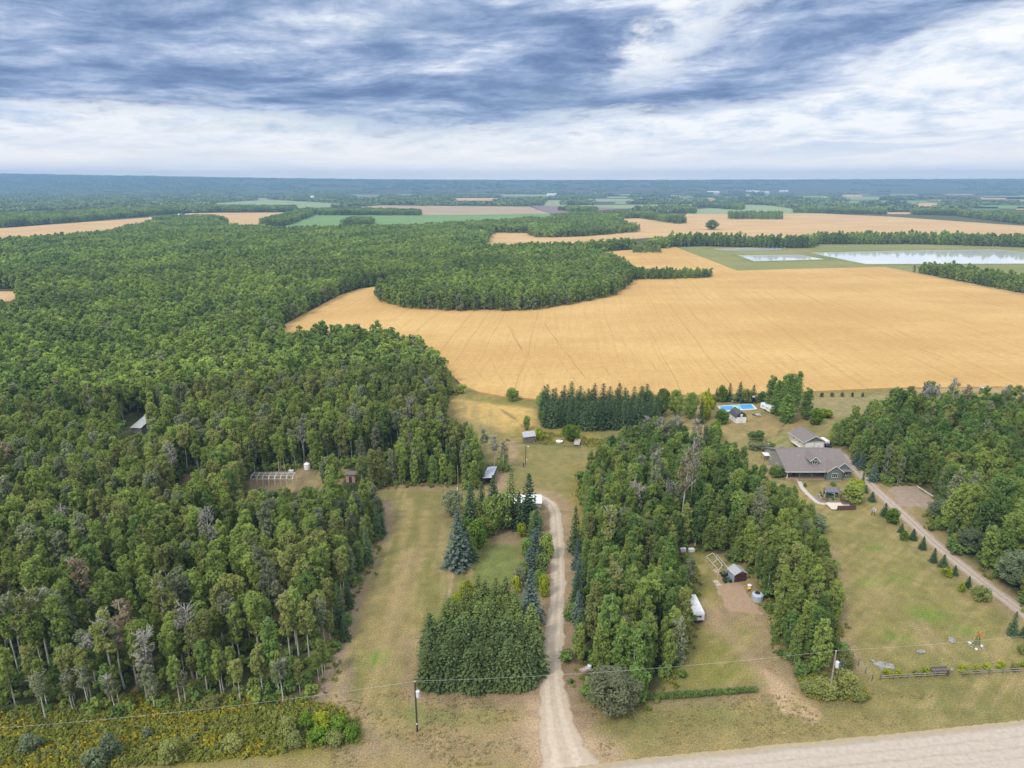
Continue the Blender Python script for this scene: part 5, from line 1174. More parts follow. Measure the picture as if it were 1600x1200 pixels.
# side deck
o = thing('side_deck', 'brown wooden side deck against the left wall of the house', 'deck', (hx-3.6, hy+4.2, 0))
d_ = MB(); d_.box(0, 3.3, 0, 6, .35, .5); d_.build('platform', M['deck'], o)
for xx, y_ in ((.1, .1), (.1, 5.8), (3.1, .1)): p_ = MB(); p_.box(xx-.06, xx+.06, y_-.06, y_+.06, 0, 1.5 if xx < 1 else .34); p_.build('post', M['brown_fence'], o)
r2 = MB(); r2.box(0, .06, .2, 5.7, 1.3, 1.38); r2.box(0, .06, .2, 5.7, .9, .96); r2.build('rail', M['brown_fence'], o)
o = thing('patio_set', 'dark red patio table set on the side deck', 'patio table', (hx-1.9, hy+6, .5))
a_ = MB(); a_.box(-.7, .7, -.5, .5, .68, .74); a_.build('tabletop', M['redbrown'], o)
for sx in (-1, 1):
    for sy in (-1, 1): l_ = MB(); l_.box(sx*.6-.03, sx*.6+.03, sy*.4-.03, sy*.4+.03, 0, .68); l_.build('leg', M['black'], o)
for sy in (-1, 1): l_ = MB(); l_.box(-.6, .6, sy*.85-.15, sy*.85+.15, .4, .46); l_.box(-.5, -.42, sy*.85-.05, sy*.85+.05, 0, .4); l_.box(.42, .5, sy*.85-.05, sy*.85+.05, 0, .4); l_.build('bench', M['redbrown'], o)
x, y = P(1199, 719); o = thing('shade_canopy', 'small white-topped canopy behind the left corner of the house', 'canopy', (x, y, 0))
c_ = MB(); c_.add([(-1.6,-1.5,2.2),(1.6,-1.5,2.2),(1.6,1.5,2.2),(-1.6,1.5,2.2),(-.1,0,2.7),(.1,0,2.7)], [(0,1,5,4),(2,3,4,5),(3,0,4),(1,2,5),(3,2,1,0)]); c_.build('canopy_top', M['white'], o)
for sx in (-1, 1):
    for sy in (-1, 1): l_ = MB(); l_.tube([(sx*1.5, sy*1.4, 0), (sx*1.5, sy*1.4, 2.2)], .05, 6); l_.build('post', M['pole'], o)
# ---- garage
gx, gy = P(1255.5, 702.5); o = thing('garage', 'detached double garage with a brown shingle roof and white doors', 'garage', (gx, gy, 0), R(7))
w_, d_ = 7.6, 10.0
b = MB(); b.box(0, w_, 0, d_, 0, 2.8); b.build('wall', M['cream'], o)
g_ = MB(); g_.prism([(0, 2.8), (w_, 2.8), (w_/2, 4.75)], 'y', 0, .12); g_.prism([(0, 2.8), (w_, 2.8), (w_/2, 4.75)], 'y', d_-.12, d_); g_.build('gable_wall', M['siding'], o)
g_ = MB(); gable_roof(g_, 0, w_, 0, d_, 2.8, 4.8, 'y', .4); g_.build('roof', M['shingle'], o)
g_ = MB(); rake(g_, 0, w_, -.4, 2.85, 4.8, .4, .16); g_.box(-.46, -.40, -.4, d_+.4, 2.5, 2.7); g_.box(w_+.40, w_+.46, -.4, d_+.4, 2.55, 2.74); g_.build('roof_trim', M['trim'], o)
for xx in (.35, 3.95): dd = MB(); dd.box(xx, xx+3.3, -.05, -.003, .02, 2.3); [dd.box(xx+.02, xx+3.28, -.065, -.05, z_, z_+.5) for z_ in (.06, .62, 1.18, 1.74)]; q = dd.build('garage_door', M['white'], o); z = MB(); z.box(xx+1.5, xx+1.8, -.1, -.066, .7, .76); z.build('handle', M['steel'], q)
window(o, 0, 3, 1.7, 1.2, .9, 'x', -1); window(o, 0, 7, 1.7, 1.2, .9, 'x', -1)
x, y = P(1246, 697); o = thing('flat_trailer', 'low pale flat trailer parked along the left wall of the garage', 'trailer', (x, y, 0), R(7+90))
b = MB(); b.box(-3.2, 3.2, -.9, .9, .55, .7); b.box(-3.2, -3.1, -.9, .9, .7, 1.0); b.build('bed', M['pale_deck'], o); b = MB(); b.beam((3.2, 0, .6), (4.6, 0, .5), .12); b.build('drawbar', M['steel'], o)
for sx in (-.5, .5):
    for sy in (-1, 1): l_ = MB(); l_.tube([(sx, sy*.95-.1, .33), (sx, sy*.95+.1, .33)], .33, 14); l_.build('wheel', M['tyre'], o)
def van(name, label, cat, px, by, rz, L=5.4, Wd=2.0, Hh=2.1, col='white', wheels=True):
    x, y = P(px, by); o = thing(name, label, cat, (x, y, 0), rz)
    b = MB(); b.prism([(-L/2, .35), (L/2-.9, .35), (L/2, .45), (L/2, 1.0), (L/2-.9, 1.15), (L/2-1.6, Hh), (-L/2+.1, Hh), (-L/2, Hh-.2)], 'y', -Wd/2, Wd/2); b.build('body', M[col], o)
    g = MB(); g.box(-L/2+.5, L/2-1.7, -Wd/2-.012, -Wd/2-.002, 1.2, Hh-.25); g.box(-L/2+.5, L/2-1.7, Wd/2+.002, Wd/2+.012, 1.2, Hh-.25); g.add([(L/2-.88, -Wd/2+.15, 1.2), (L/2-.88, Wd/2-.15, 1.2), (L/2-1.55, Wd/2-.2, Hh-.1), (L/2-1.55, -Wd/2+.2, Hh-.1)], [(0, 1, 2, 3)]); g.build('windows', M['glass'], o)
    for sx in (-L/2+.9, L/2-1.0):
        for sy in (-1, 1): l_ = MB(); l_.tube([(sx, sy*(Wd/2)-.13*sy, .34), (sx, sy*(Wd/2)+.03*sy, .34)], .34, 14); q = l_.build('wheel', M['tyre'], o); r = MB(); r.tube([(sx, sy*(Wd/2)+.035*sy, .34), (sx, sy*(Wd/2)+.05*sy, .34)], .18, 10); r.build('rim', M['can'], q)
    for sy in (-.6, .6): l_ = MB(); l_.box(L/2+.001, L/2+.02, sy-.18, sy+.18, .65, .82); l_.build('headlight', M['can'], o)
    return o
van('parked_van', 'white van parked along the right wall of the garage', 'van', 1284.5, 694, R(97), 5.5, 2, 2.2)
van('parked_car', 'small black car parked at the right corner of the garage', 'car', 1290.5, 699.5, R(97), 3.9, 1.7, 1.5, 'black')
# ---- gambrel shed with dormer-like hatch
def gambrel(px, by, rz, w, d, hw, hr, name, label):
    x, y = P(px, by); o = thing(name, label, 'shed', (x, y, 0), rz)
    b = MB(); b.box(-w/2, w/2, 0, d, 0, hw); b.build('wall', M['white'], o)
    pg = [(-w/2, hw), (-w*.33, hw+(hr-hw)*.62), (0, hr), (w*.33, hw+(hr-hw)*.62), (w/2, hw)]
    g = MB(); g.prism(pg, 'y', .0, .1); g.prism(pg, 'y', d-.1, d); g.build('gable_wall', M['shingle_dark'], o)
    up = [(-w/2-.2, hw-.1), (-w*.35, hw+(hr-hw)*.64), (0, hr+.05), (w*.35, hw+(hr-hw)*.64), (w/2+.2, hw-.1)]; lo = [(a, b_-.14) for a, b_ in up]
    r = MB(); r.prism(up[::-1] + lo, 'y', -.25, d+.25); r.build('roof', M['shingle_dark'], o)
    dr = MB(); dr.box(-.9, .9, -.04, -.003, .05, hw-.25); dr.box(-.02, .02, -.06, -.04, .05, hw-.25); dd = dr.build('door', M['trim'], o); q = MB(); q.box(.08, .16, -.1, -.061, 1.0, 1.2); q.build('handle', M['steel'], dd)
    ht = MB(); ht.box(-.45, .45, -.05, -.003, hw+.25, hw+.25+(hr-hw)*.5); ht.build('loft_hatch', M['trim'], o); window(o, -w/2, d/2, hw*.55, .9, .7, 'x', -1)
    return o
gambrel(1157.5, 661, R(7), 4.2, 6.0, 2.4, 4.6, 'garden_shed', 'white garden shed with a dark gambrel roof beside the sport court')
# camper shed
x, y = P(1207, 645); o = thing('camper_trailer', 'white camper trailer parked beside the columnar poplars', 'camper', (x, y, 0), R(18))
b = MB(); b.prism([(-1.25, .4), (1.25, .4), (1.25, 2.35), (1.05, 2.6), (-1.05, 2.6), (-1.25, 2.35)], 'y', -.2, 6.2); b.build('body', M['white_metal'], o)
window(o, -.3, -.2, 1.6, .9, .6); window(o, -1.25, 2.0, 1.6, 1.0, .6, 'x', -1); window(o, -1.25, 4.6, 1.6, 1.0, .6, 'x', -1)
b = MB(); b.box(-1.29, -1.252, .6, 1.3, .5, 2.2); dd = b.build('door', M['trim'], o); q = MB(); q.box(-1.33, -1.291, 1.15, 1.22, 1.2, 1.35); q.build('handle', M['steel'], dd)
b = MB(); b.box(-.25, .25, -.24, -.203, .5, 1.2) ; b.build('hatch', M['black'], o)
b = MB(); b.beam((0, 6.2, .5), (0, 7.4, .45), .12); b.build('drawbar', M['steel'], o); b = MB(); b.box(-.5, .5, 2, 2.6, 2.6, 2.85); b.build('roof_vent', M['can'], o)
for sy in (-1, 1):
    for y_ in (2.6, 3.5): l_ = MB(); l_.tube([(sy*1.05, y_, .34), (sy*1.28, y_, .34)], .34, 12); l_.build('wheel', M['tyre'], o)
# ---- sport court
c4 = [PV(1120, 634.5), PV(1175.5, 630.8), PV(1183.5, 639.5), PV(1128, 643.2)]
o = thing('sport_court', 'blue sport court with a mint middle and white border behind the garden shed', 'sport court', tuple(sum((c4[i] for i in range(4)), Vector())/4))
org = Vector(o.location)
def bil(u, v): a = c4[3].lerp(c4[2], u); b = c4[0].lerp(c4[1], u); return a.lerp(b, v)-org
def cq(u0, u1, v0, v1, z, nm, mt):
    mb = MB(); vs = [bil(u0, v0), bil(u1, v0), bil(u1, v1), bil(u0, v1)]; mb.add([(v.x, v.y, z) for v in vs]+[(v.x, v.y, z-.004) for v in vs], [(0,1,2,3),(0,4,5,1),(1,5,6,2),(2,6,7,3),(3,7,4,0)]); return mb.build(nm, M[mt], o)
cq(0, 1, 0, 1, .05, 'border', 'trim'); cq(.04, .96, .10, .93, .056, 'base', 'court_mint'); cq(.07, .40, .16, .87, .062, 'playing_area', 'court_blue'); cq(.60, .93, .16, .87, .062, 'playing_area', 'court_blue')
cq(.40, .405, .12, .9, .064, 'line', 'trim'); cq(.595, .6, .12, .9, .064, 'line', 'trim'); cq(.49, .51, .12, .9, .064, 'line', 'trim')
nt = MB(); a_ = bil(.5, .1); b_ = bil(.5, .93); nt.beam((a_.x, a_.y, .95), (b_.x, b_.y, .95), .03, .05); nt.tube([(a_.x, a_.y, 0), (a_.x, a_.y, 1)], .04, 6); nt.tube([(b_.x, b_.y, 0), (b_.x, b_.y, 1)], .04, 6); nt.build('net', M['black'], o)
for i, (px, by, lb) in enumerate([(1144, 629.5, 'left pale chair behind the sport court'), (1155.5, 629, 'right pale chair behind the sport court')]):
    x, y = P(px, by); o = thing('lawn_chair', lb, 'chair', (x, y, 0), math.pi); s = MB(); s.box(-.3, .3, -.3, .3, .4, .46); s.build('seat', M['wood'], o); s = MB(); s.box(-.3, .3, .24, .3, .46, 1.25); s.build('backrest', M['wood'], o)
    for sx in (-1, 1):
        for sy in (-1, 1): l_ = MB(); l_.box(sx*.25-.03, sx*.25+.03, sy*.25-.03, sy*.25+.03, 0, .4); l_.build('leg', M['wood'], o)
x, y = P(1175.5, 630.5); o = thing('basketball_hoop', 'basketball hoop on a dark post at the far right corner of the sport court', 'basketball hoop', (x, y, 0)); b = MB(); b.tube([(0, 0, 0), (0, 0, 3.0)], .07, 8); b.beam((0, 0, 2.8), (0, -.8, 3.0), .07); b.build('post', M['black'], o)
b = MB(); b.box(-.6, .6, -.85, -.8, 2.9, 3.7); b.build('backboard', M['can'], o); b = MB(); b.tube([(.22*math.cos(a), -1.1+.22*math.sin(a), 3.05) for a in np.linspace(0, 6.28, 13)], .02, 4); b.build('rim', M['orangep'], o)
x, y = P(1184, 650); o = thing('picnic_table', 'pale picnic table on the dry lawn right of the garden shed', 'picnic table', (x, y, 0), .2)
b = MB(); b.box(-1, 1, -.4, .4, .72, .78); b.build('tabletop', M['can'], o)
for sy in (-.75, .75): b = MB(); b.box(-1, 1, sy-.13, sy+.13, .42, .47); b.build('bench', M['can'], o)
for sx in (-.7, .7): b = MB(); b.beam((sx, -.8, 0), (sx, .3, .75), .08); b.beam((sx, .8, 0), (sx, -.3, .75), .08); b.build('leg', M['grey_wood'], o)
x, y = P(1178, 648.5); o = thing('fire_pit', 'dark ring fire pit beside the picnic table', 'fire pit', (x, y, 0)); b = MB(); b.tube([(.5*math.cos(a), .5*math.sin(a), .2) for a in np.linspace(0, 6.28, 15)], .14, 6); b.build('ring', M['black'], o); b = MB(); b.blob((0, 0, .1), .4, .4, .12, 8, 4, .3); b.build('ashes', M['grey_wood'], o)
x, y = P(1199.5, 697); o = thing('garden_barrel', 'round white barrel in the vegetable garden', 'barrel', (x, y, 0)); b = MB(); b.tube([(0, 0, 0), (0, 0, .45), (0, 0, .9)], [.5, .58, .5], 14); b.build('drum', M['white'], o); b = MB(); b.tube([(0, 0, .9), (0, 0, .96)], .52, 14); b.build('lid', M['can'], o)
# garden rows
veg = []
g = np.random.RandomState(8); pg = poly([(1172,686),(1204,690),(1212,704),(1180,706),(1168,696)]); x, y = jgrid(pg, .8, g, .3)
put('vegetable_rows', np.stack([x, y], 1), wk, g.choice([0, 3, 3], len(x)), .5, 1.0, 'low vegetable plants of the garden plot left of the house', 'vegetables', g)
o = thing('garden_fence', 'thin pale rail fence round the left and back of the vegetable plot', 'fence', (*P(1168, 690), 0)); O = Vector(o.location); pts_ = [PV(1168, 696)-O, PV(1168, 688)-O, PV(1174, 689)-O, PV(1196, 689)-O]
rl_ = MB(); [rl_.beam(pts_[i]+Vector((0, 0, 1.0)), pts_[i+1]+Vector((0, 0, 1.0)), .08) for i in range(3)]; rl_.build('rail', M['pole_grey'], o)
for p_ in pts_: l_ = MB(); l_.tube([p_, p_+Vector((0, 0, 1.15))], .06, 6); l_.build('post', M['pole_grey'], o)
# ---- gazebo, patio things, deck box
x, y = P(1300, 776.5); o = thing('gazebo', 'slate grey hip-roofed gazebo open on four posts over the patio', 'gazebo', (x, y, 0), R(-8))
b = MB(); b.add([(-2.2,-1.7,2.3),(2.2,-1.7,2.3),(2.2,1.7,2.3),(-2.2,1.7,2.3),(-.7,0,3.1),(.7,0,3.1),(-2.2,-1.7,2.2),(2.2,-1.7,2.2),(2.2,1.7,2.2),(-2.2,1.7,2.2)], [(0,1,5,4),(1,2,5),(2,3,4,5),(3,0,4),(0,6,7,1),(1,7,8,2),(2,8,9,3),(3,9,6,0),(9,8,7,6)]); b.build('roof', M['dkgrey'], o)
for sx in (-1, 1):
    for sy in (-1, 1): l_ = MB(); l_.box(sx*2-.07, sx*2+.07, sy*1.5-.07, sy*1.5+.07, 0, 2.2); l_.build('post', M['pole'], o)
b = MB(); b.box(-1.9, 1.9, 1.45, 1.5, .3, 1.0); b.build('back_rail', M['black'], o)
x, y = P(1296, 777.5); o = thing('garden_swing', 'green canvas garden swing seat at the front of the gazebo', 'swing seat', (x, y, 0), R(-30)); b = MB(); b.box(-1.2, 1.2, -.35, .35, .45, .6); b.build('seat', M['greenp'], o); b = MB(); b.beam((-1.2, .4, .6), (1.2, .4, .6), .1); b.box(-1.2, 1.2, .33, .42, .6, 1.15); b.build('backrest', M['greenp'], o)
b = MB(); b.box(-1.3, 1.3, -.6, .5, 1.75, 1.82); b.build('canopy', M['white'], o)
for sx in (-1.28, 1.28): b = MB(); b.beam((sx, -.7, 0), (sx, 0, 1.75), .06); b.beam((sx, .7, 0), (sx, 0, 1.75), .06); b.build('leg', M['steel'], o)
rg_ = random.Random(12)
for i, (px, by, mk, lb) in enumerate([(1283,778,'lime','potted green plant nearest the path'),(1286,781,'golden','pot of yellow flowers on the patio'),(1290,775,'lime','leafy pot behind the yellow flowers'),(1294,783,'rust','pot of reddish flowers at the front of the patio'),(1281,774,'yellow','yellow-green pot plant at the top of the patio'),(1301,782,'lime','large leafy planter under the gazebo edge'),(1305,784,'aspen','planter right of the large leafy one'),(1289,785,'rust','low reddish pot at the lower rim of the patio')]):
    x, y = P(px, by); o = thing('flower_pot', lb, 'flower pot', (x, y, 0), i, 'flower pots on the patio'); b = MB(); b.tube([(0, 0, 0), (0, 0, .4)], [.2, .3], 10); b.build('pot', M['wood' if i % 2 else 'can'], o); link('flowers', wk[1 if mk == 'golden' else 0] if mk in ('golden',) else tmesh(('pot', mk), lambda: bush(700+i, .5, .8, M[mk], 5, 24, .2, 'pot_plant')), o).location = (0, 0, .35)
x, y = P(1322, 797); o = thing('raised_deck', 'pale deck with a tall brown board screen on its front', 'deck', (x, y, 0), R(3)); b = MB(); b.box(-4.2, 2.2, 0, 4.0, .25, .42); b.build('platform', M['pale_deck'], o); b = MB(); b.box(-2.7, 2.7, -.12, -.02, .05, 1.45); b.build('screen', M['brown_fence'], o)
b = MB(); b.box(2.55, 2.7, 0, 2.0, .05, 1.45); b.build('side_screen', M['brown_fence'], o)
x, y = P(1322, 790); o = thing('hot_tub', 'dark square hot tub with a brown cover on the pale deck', 'hot tub', (x, y, .42), R(3)); b = MB(); b.box(-1, 1, -.2, 1.6, 0, .75); b.build('tub', M['grey_wood'], o); b = MB(); b.box(-1.05, 1.05, -.25, 1.65, .753, .85); b.build('cover', M['redbrown'], o)
# ---- lawn windmills
def windmill(px, by, ty, label, tower, blade, stones=False):
    x, y = P(px, by); o = thing('garden_windmill', label, 'garden windmill', (x, y, 0), R(-20)); h = height_to(y, ty)
    b = MB()
    for sx in (-1, 1):
        for sy in (-1, 1): b.beam((sx*.5, sy*.5, 0), (sx*.1, sy*.1, h*.8), .07)
    for k in (.25, .5): 
        q = .5-.4*k/.8
        for a_, c_ in (((-q, -q), (q, -q)), ((q, -q), (q, q)), ((q, q), (-q, q)), ((-q, q), (-q, -q))): b.beam((*a_, h*k), (*c_, h*k), .05)
    b.build('tower', M[tower], o); hb = MB(); hb.tube([(0, -.35, h*.85), (0, .3, h*.85)], .1, 8); hub = hb.build('hub', M[tower], o)
    for k in range(6):
        a = k*math.pi/3+.3; bl = MB(); c_, s_ = math.cos(a), math.sin(a); R0, R1 = .12, h*.27
        bl.add([(c_*R0-s_*.05, -.36, h*.85+s_*R0+c_*.05), (c_*R0+s_*.05, -.36, h*.85+s_*R0-c_*.05), (c_*R1+s_*.17, -.40, h*.85+s_*R1-c_*.17), (c_*R1-s_*.17, -.34, h*.85+s_*R1+c_*.17)], [(0, 1, 2, 3), (3, 2, 1, 0)]); bl.build('blade', M[blade], hub)
    tl = MB(); tl.box(-.02, .02, .3, 1.0, h*.75, h*.95); tl.build('tail', M[blade], o)
    return o
windmill(1526, 1009, 988, 'colourful garden windmill with green tower and orange blades in a stone ring', 'greenp', 'orangep')
windmill(1364, 805, 794, 'brown garden windmill with pale blades near the lane', 'pole', 'can')
for i in range(9):
    a = i*2*math.pi/9; x, y = P(1523, 1010); o = thing('ring_stone', 'pale stone of the small ring round the colourful windmill', 'stone', (x+1.15*math.cos(a)+.2, y+1.15*math.sin(a), 0), a, 'stones round the colourful windmill'); b = MB(); b.blob((0, 0, .12), .32, .26, .22, 8, 5, .25, i); b.build('stone', M['stone' if i % 3 else 'trim'], o)
for (px, by, w, lb) in [(1487,1001,1.1,'pale flat boulder lying on the lawn left of the colourful windmill'),(1382,1042,1.9,'large pale grey boulder near the left end of the rail fence'),(1439,1019,.9,'small pale rock in the middle of the lower lawn'),(1363,1033,.5,'little white rock left of the large boulder'),(1487,1047,.5,'white stone at the end of the double track')]:
    x, y = P(px, by); o = thing('boulder', lb, 'boulder', (x, y, 0), px); b = MB(); b.blob((0, 0, .15), w, w*.6, w*.32, 12, 7, .18, px, -.5); b.build('rock', M['stone'], o)
# ---- rail fence in front of the neighbour's lawn
A_ = PV(1375, 1062.5); B_ = PV(1608, 1050); o = thing('rail_fence', 'weathered two-rail fence along the roadside of the neighbour lawn', 'fence', tuple(A_)); dv = B_-A_; L_ = dv.length; n_ = int(L_/2.6); o.rotation_euler = (0, 0, math.atan2(dv.y, dv.x)); gap0 = (1476-1375)/233*L_, (1500-1375)/233*L_
for i in range(n_+1):
    xx = i*L_/n_
    l_ = MB(); l_.box(xx-.08, xx+.08, -.08, .08, 0, 1.2); l_.build('post', M['grey_wood'], o)
for z_ in (.55, 1.0):
    r2 = MB(); r2.box(0, gap0[0], -.14, -.085, z_, z_+.12); r2.box(gap0[1], L_, -.14, -.085, z_, z_+.12); r2.build('rail', M['pole_grey'], o)
x, y = P(1468, 1052); o = thing('wagon_ornament', 'dark old wooden wagon ornament standing in the fence line', 'wagon', (x, y, 0), R(4)); b = MB(); b.box(-1.6, 1.6, -.5, .5, .65, .8); b.box(-1.6, 1.6, -.5, -.44, .8, 1.15); b.box(-1.6, 1.6, .44, .5, .8, 1.15); b.build('bed', M['grey_wood'], o)
for sx in (-1.1, 1.1):
    for sy in (-.62, .62): b = MB(); b.tube([(sx+.45*math.cos(a), sy, .48+.45*math.sin(a)) for a in np.linspace(0, 6.283, 17)], .05, 5, False); [b.beam((sx, sy, .48), (sx+.43*math.cos(a), sy, .48+.43*math.sin(a)), .04) for a in np.arange(0, 6.2, .785)]; b.build('wheel', M['pole'], o)
# side fence posts
o = thing('side_fence', 'thin wire fence on dark posts at the left edge of the neighbour lawn', 'fence', (*P(1311, 1000), 0)); O = Vector(o.location); prev = None
for i, (px, by) in enumerate([(1311,1003),(1318,1015),(1332,1028),(1341,1040),(1352,1052),(1362,1064)]):
    p_ = PV(px, by)-O; l_ = MB(); l_.tube([p_, p_+Vector((0, 0, 1.4))], .06, 6); l_.build('post', M['pole'], o)
    if prev is not None: l_ = MB(); [l_.beam(prev+Vector((0, 0, z_)), p_+Vector((0, 0, z_)), .02) for z_ in (.5, .9, 1.3)]; l_.build('wire', M['steel'], o)
    prev = p_
# clipped hedge by the road
A_ = PV(1020, 1093); B_ = PV(1189, 1080); pts_ = []; g = np.random.RandomState(4); cs = []; rs = []
dv = B_-A_; 
for i in range(int(dv.length/.8)):
    k = i*.8/dv.length; p_ = dv*k; cs.append((p_.x, p_.y, .7+.08*g.rand()-.1*k)); rs.append(g.uniform(.65, .95)*(1-.25*k))
o = thing('garden_hedge', 'low dark green hedge running along the verge beside the roadside bush', 'hedge', tuple(A_)); link('foliage', leafmesh('hedge_foliage', puffs(cs, rs, 90, .26, g), M['poplar']), o)
l_ = MB(); [l_.tube([(c[0], c[1], 0), (c[0], c[1], .6)], .04, 5) for c in cs[::2]]; l_.build('stems', M['darkbark'], o)
# ---- utility poles and wires
def upole(px, by, ty, label, mat, wy):
    x, y = P(px, by); o = thing('utility_pole', label, 'utility pole', (x, y, 0)); hh = height_to(y, ty)
    b = MB(); b.tube([(0, 0, -.5), (0, 0, hh)], [.17, .12], 10); b.build('pole', M[mat], o)
    zt = height_to(y, wy); c = MB(); c.tube([(.42, -.25, zt-.55), (.42, -.25, zt+.5)], .3, 14); c.tube([(.42, -.25, zt+.5), (.42, -.25, zt+.58)], .33, 14); tf = c.build('transformer', M['can'], o)
    q = MB(); q.tube([(.42, -.25, zt+.58), (.42, -.25, zt+.95)], [.06, .04], 8); q.build('bushing', M['white'], tf); q = MB(); q.box(.1, .3, -.2, .0, zt-.2, zt+.2); q.build('bracket', M['steel'], tf)
    q = MB(); q.tube([(0, 0, hh), (0, 0, hh+.22)], [.05, .07], 8); q.build('insulator', M['white'], o); q = MB(); q.tube([(.13, -.05, hh), (.2, -.1, zt+.9), (.42, -.25, zt+.95)], .012, 4); q.build('lead_wire', M['black'], o)
    q = MB(); q.box(-.13, .13, -.2, -.17, 1.6, 1.9); q.build('tag_plate', M['can'], o)
    return Vector((x, y, hh+.22))
T1 = upole(652, 1143, 1066, 'dark utility pole with a pale transformer can beside the conifer block', 'pole', 1083)
T2 = upole(1294, 1096, 1018, 'weathered grey utility pole with a round transformer in the weedy corner', 'pole_grey', 1037)
def wire(name, a, b, sag, lb, mat='steel', r=.012):
    o = thing(name, lb, 'power line', tuple(a)); mb = MB(); mb.tube([(b-a)*k + Vector((0, 0, -4*sag*k*(1-k))) for k in np.linspace(0, 1, 40)], r, 5, False); mb.build('cable', M[mat], o)
dirx = (T2-T1); T0 = T1 - dirx*1.05 + Vector((0, -3.5, 0)); T3 = T2 + dirx*1.0 + Vector((0, 3, 0))
wire('power_line', T1, T0, 1.2, 'thin pale wire running left from the dark utility pole'); wire('power_line', T1, T2, .95, 'thin pale wire strung between the two utility poles'); wire('power_line', T2, T3, 1.1, 'thin pale wire running right from the grey utility pole')
x, y = P(716, 768); o = thing('light_pole', 'thin bare yard pole with a white meter box at its foot', 'pole', (x, y, 0)); hh = height_to(y, 727); b = MB(); b.tube([(0, 0, 0), (0, 0, hh)], [.11, .07], 8); b.build('pole', M['pole_grey'], o); b = MB(); b.box(-.35, -.1, -.3, -.08, .5, 1.4); b.build('meter_box', M['white'], o)
x, y = P(821.5, 726); o = thing('yard_light', 'yard lamp post with a dark cluster round its base in the grassy yard', 'lamp post', (x, y, 0)); hh = height_to(y, 697); b = MB(); b.tube([(0, 0, 0), (0, 0, hh)], [.14, .1], 8); b.build('pole', M['pole'], o)
b = MB(); b.beam((0, 0, hh-.3), (.7, -.2, hh), .06); b.build('arm', M['steel'], o); b = MB(); b.blob((.8, -.25, hh-.05), .25, .25, .16, 10, 6); b.build('lamp', M['white'], o); b = MB(); b.box(.1, .4, -.3, -.1, 1.6, 2.2); b.build('meter_box', M['can'], o)
x, y = P(820.5, 728.5); o = thing('hand_pump', 'dark rusty hand pump at the foot of the yard lamp post', 'pump', (x-.5, y-.4, 0)); b = MB(); b.tube([(0, 0, 0), (0, 0, 1.3)], [.2, .16], 8); b.build('body', M['redbrown'], o); b = MB(); b.beam((-.1, 0, 1.3), (.7, 0, .9), .08); b.build('handle', M['black'], o); b = MB(); b.beam((0, 0, 1.0), (-.4, -.1, .9), .1); b.build('spout', M['redbrown'], o)
b = MB(); b.tube([(0, 0, 0), (0, 0, .12)], .7, 12); b.build('base', M['grey_wood'], o)
# ---- sheds on the left property
x, y = P(827.5, 692); o = thing('small_shed', 'small weathered grey shed with a tin roof beside a yellow bush', 'shed', (x, y, 0), R(8)); b = MB(); b.box(-2, 2, 0, 3.2, 0, 2.2); b.build('wall', M['grey_wood'], o)
b = MB(); b.add([(-2.3,-.3,2.2),(2.3,-.3,2.6),(2.3,3.5,3.3),(-2.3,3.5,2.9),(-2.3,-.3,2.3),(2.3,-.3,2.7),(2.3,3.5,3.4),(-2.3,3.5,3.0)], [(3,2,1,0),(4,5,6,7),(0,1,5,4),(1,2,6,5),(2,3,7,6),(3,0,4,7)]); b.build('roof', M['old_tin'], o)
b = MB(); b.box(-.5, .4, -.05, -.003, .05, 1.9); dd = b.build('door', M['grey_wood'], o); b = MB(); b.box(.25, .32, -.09, -.051, .9, 1.05); b.build('handle', M['steel'], dd)
x, y = P(762, 758); o = thing('open_shed', 'open-fronted shed with a long blue-grey metal roof at the edge of the wood', 'shed', (x, y, 0), R(-9))
b = MB(); b.box(-1.3, -1.2, 0, 8, 0, 2.3); b.box(1.2, 1.3, 0, 8, 0, 2.5); b.box(-1.2, 1.2, 7.9, 8, 0, 2.4); b.build('wall', M['grey_wood'], o)
b = MB(); b.add([(-1.6,-.4,2.35),(1.5,-.4,2.75),(1.5,8.4,2.75),(-1.6,8.4,2.35),(-1.6,-.4,2.45),(1.5,-.4,2.85),(1.5,8.4,2.85),(-1.6,8.4,2.45)], [(3,2,1,0),(4,5,6,7),(0,1,5,4),(1,2,6,5),(2,3,7,6),(3,0,4,7)]); b.build('roof', M['tin'], o)
x, y = P(784, 800); o = thing('mobile_home', 'long white mobile home mostly hidden behind the tall spruces', 'mobile home', (x, y, 0)); xr, _ = P(845, 800); w_ = xr-x
b = MB(); b.box(0, w_, 0, 5.4, .4, 2.8); b.build('wall', M['cream'], o); b = MB(); gable_roof(b, 0, w_, 0, 5.4, 2.8, 3.7, 'x', .3, .12); b.build('roof', M['white_metal'], o); b = MB(); b.box(.1, w_-.1, .1, 5.3, 0, .39); b.build('skirting', M['can'], o)
g_ = MB(); [g_.prism([(0, 2.8), (5.4, 2.8), (2.7, 3.68)], 'x', a_, a_+.1) for a_ in (0, w_-.1)]; g_.build('gable_wall', M['white'], o)
for xx in (1.5, 4.2, 8.6): window(o, xx, 0, 1.7, 1.2, .9)
window(o, w_, 2.7, 1.7, 1.2, .9, 'x', 1); b = MB(); b.box(6, 6.9, -.05, -.003, .45, 2.4); dd = b.build('door', M['trim'], o); b = MB(); b.box(6.75, 6.82, -.09, -.051, 1.3, 1.45); b.build('handle', M['steel'], dd)
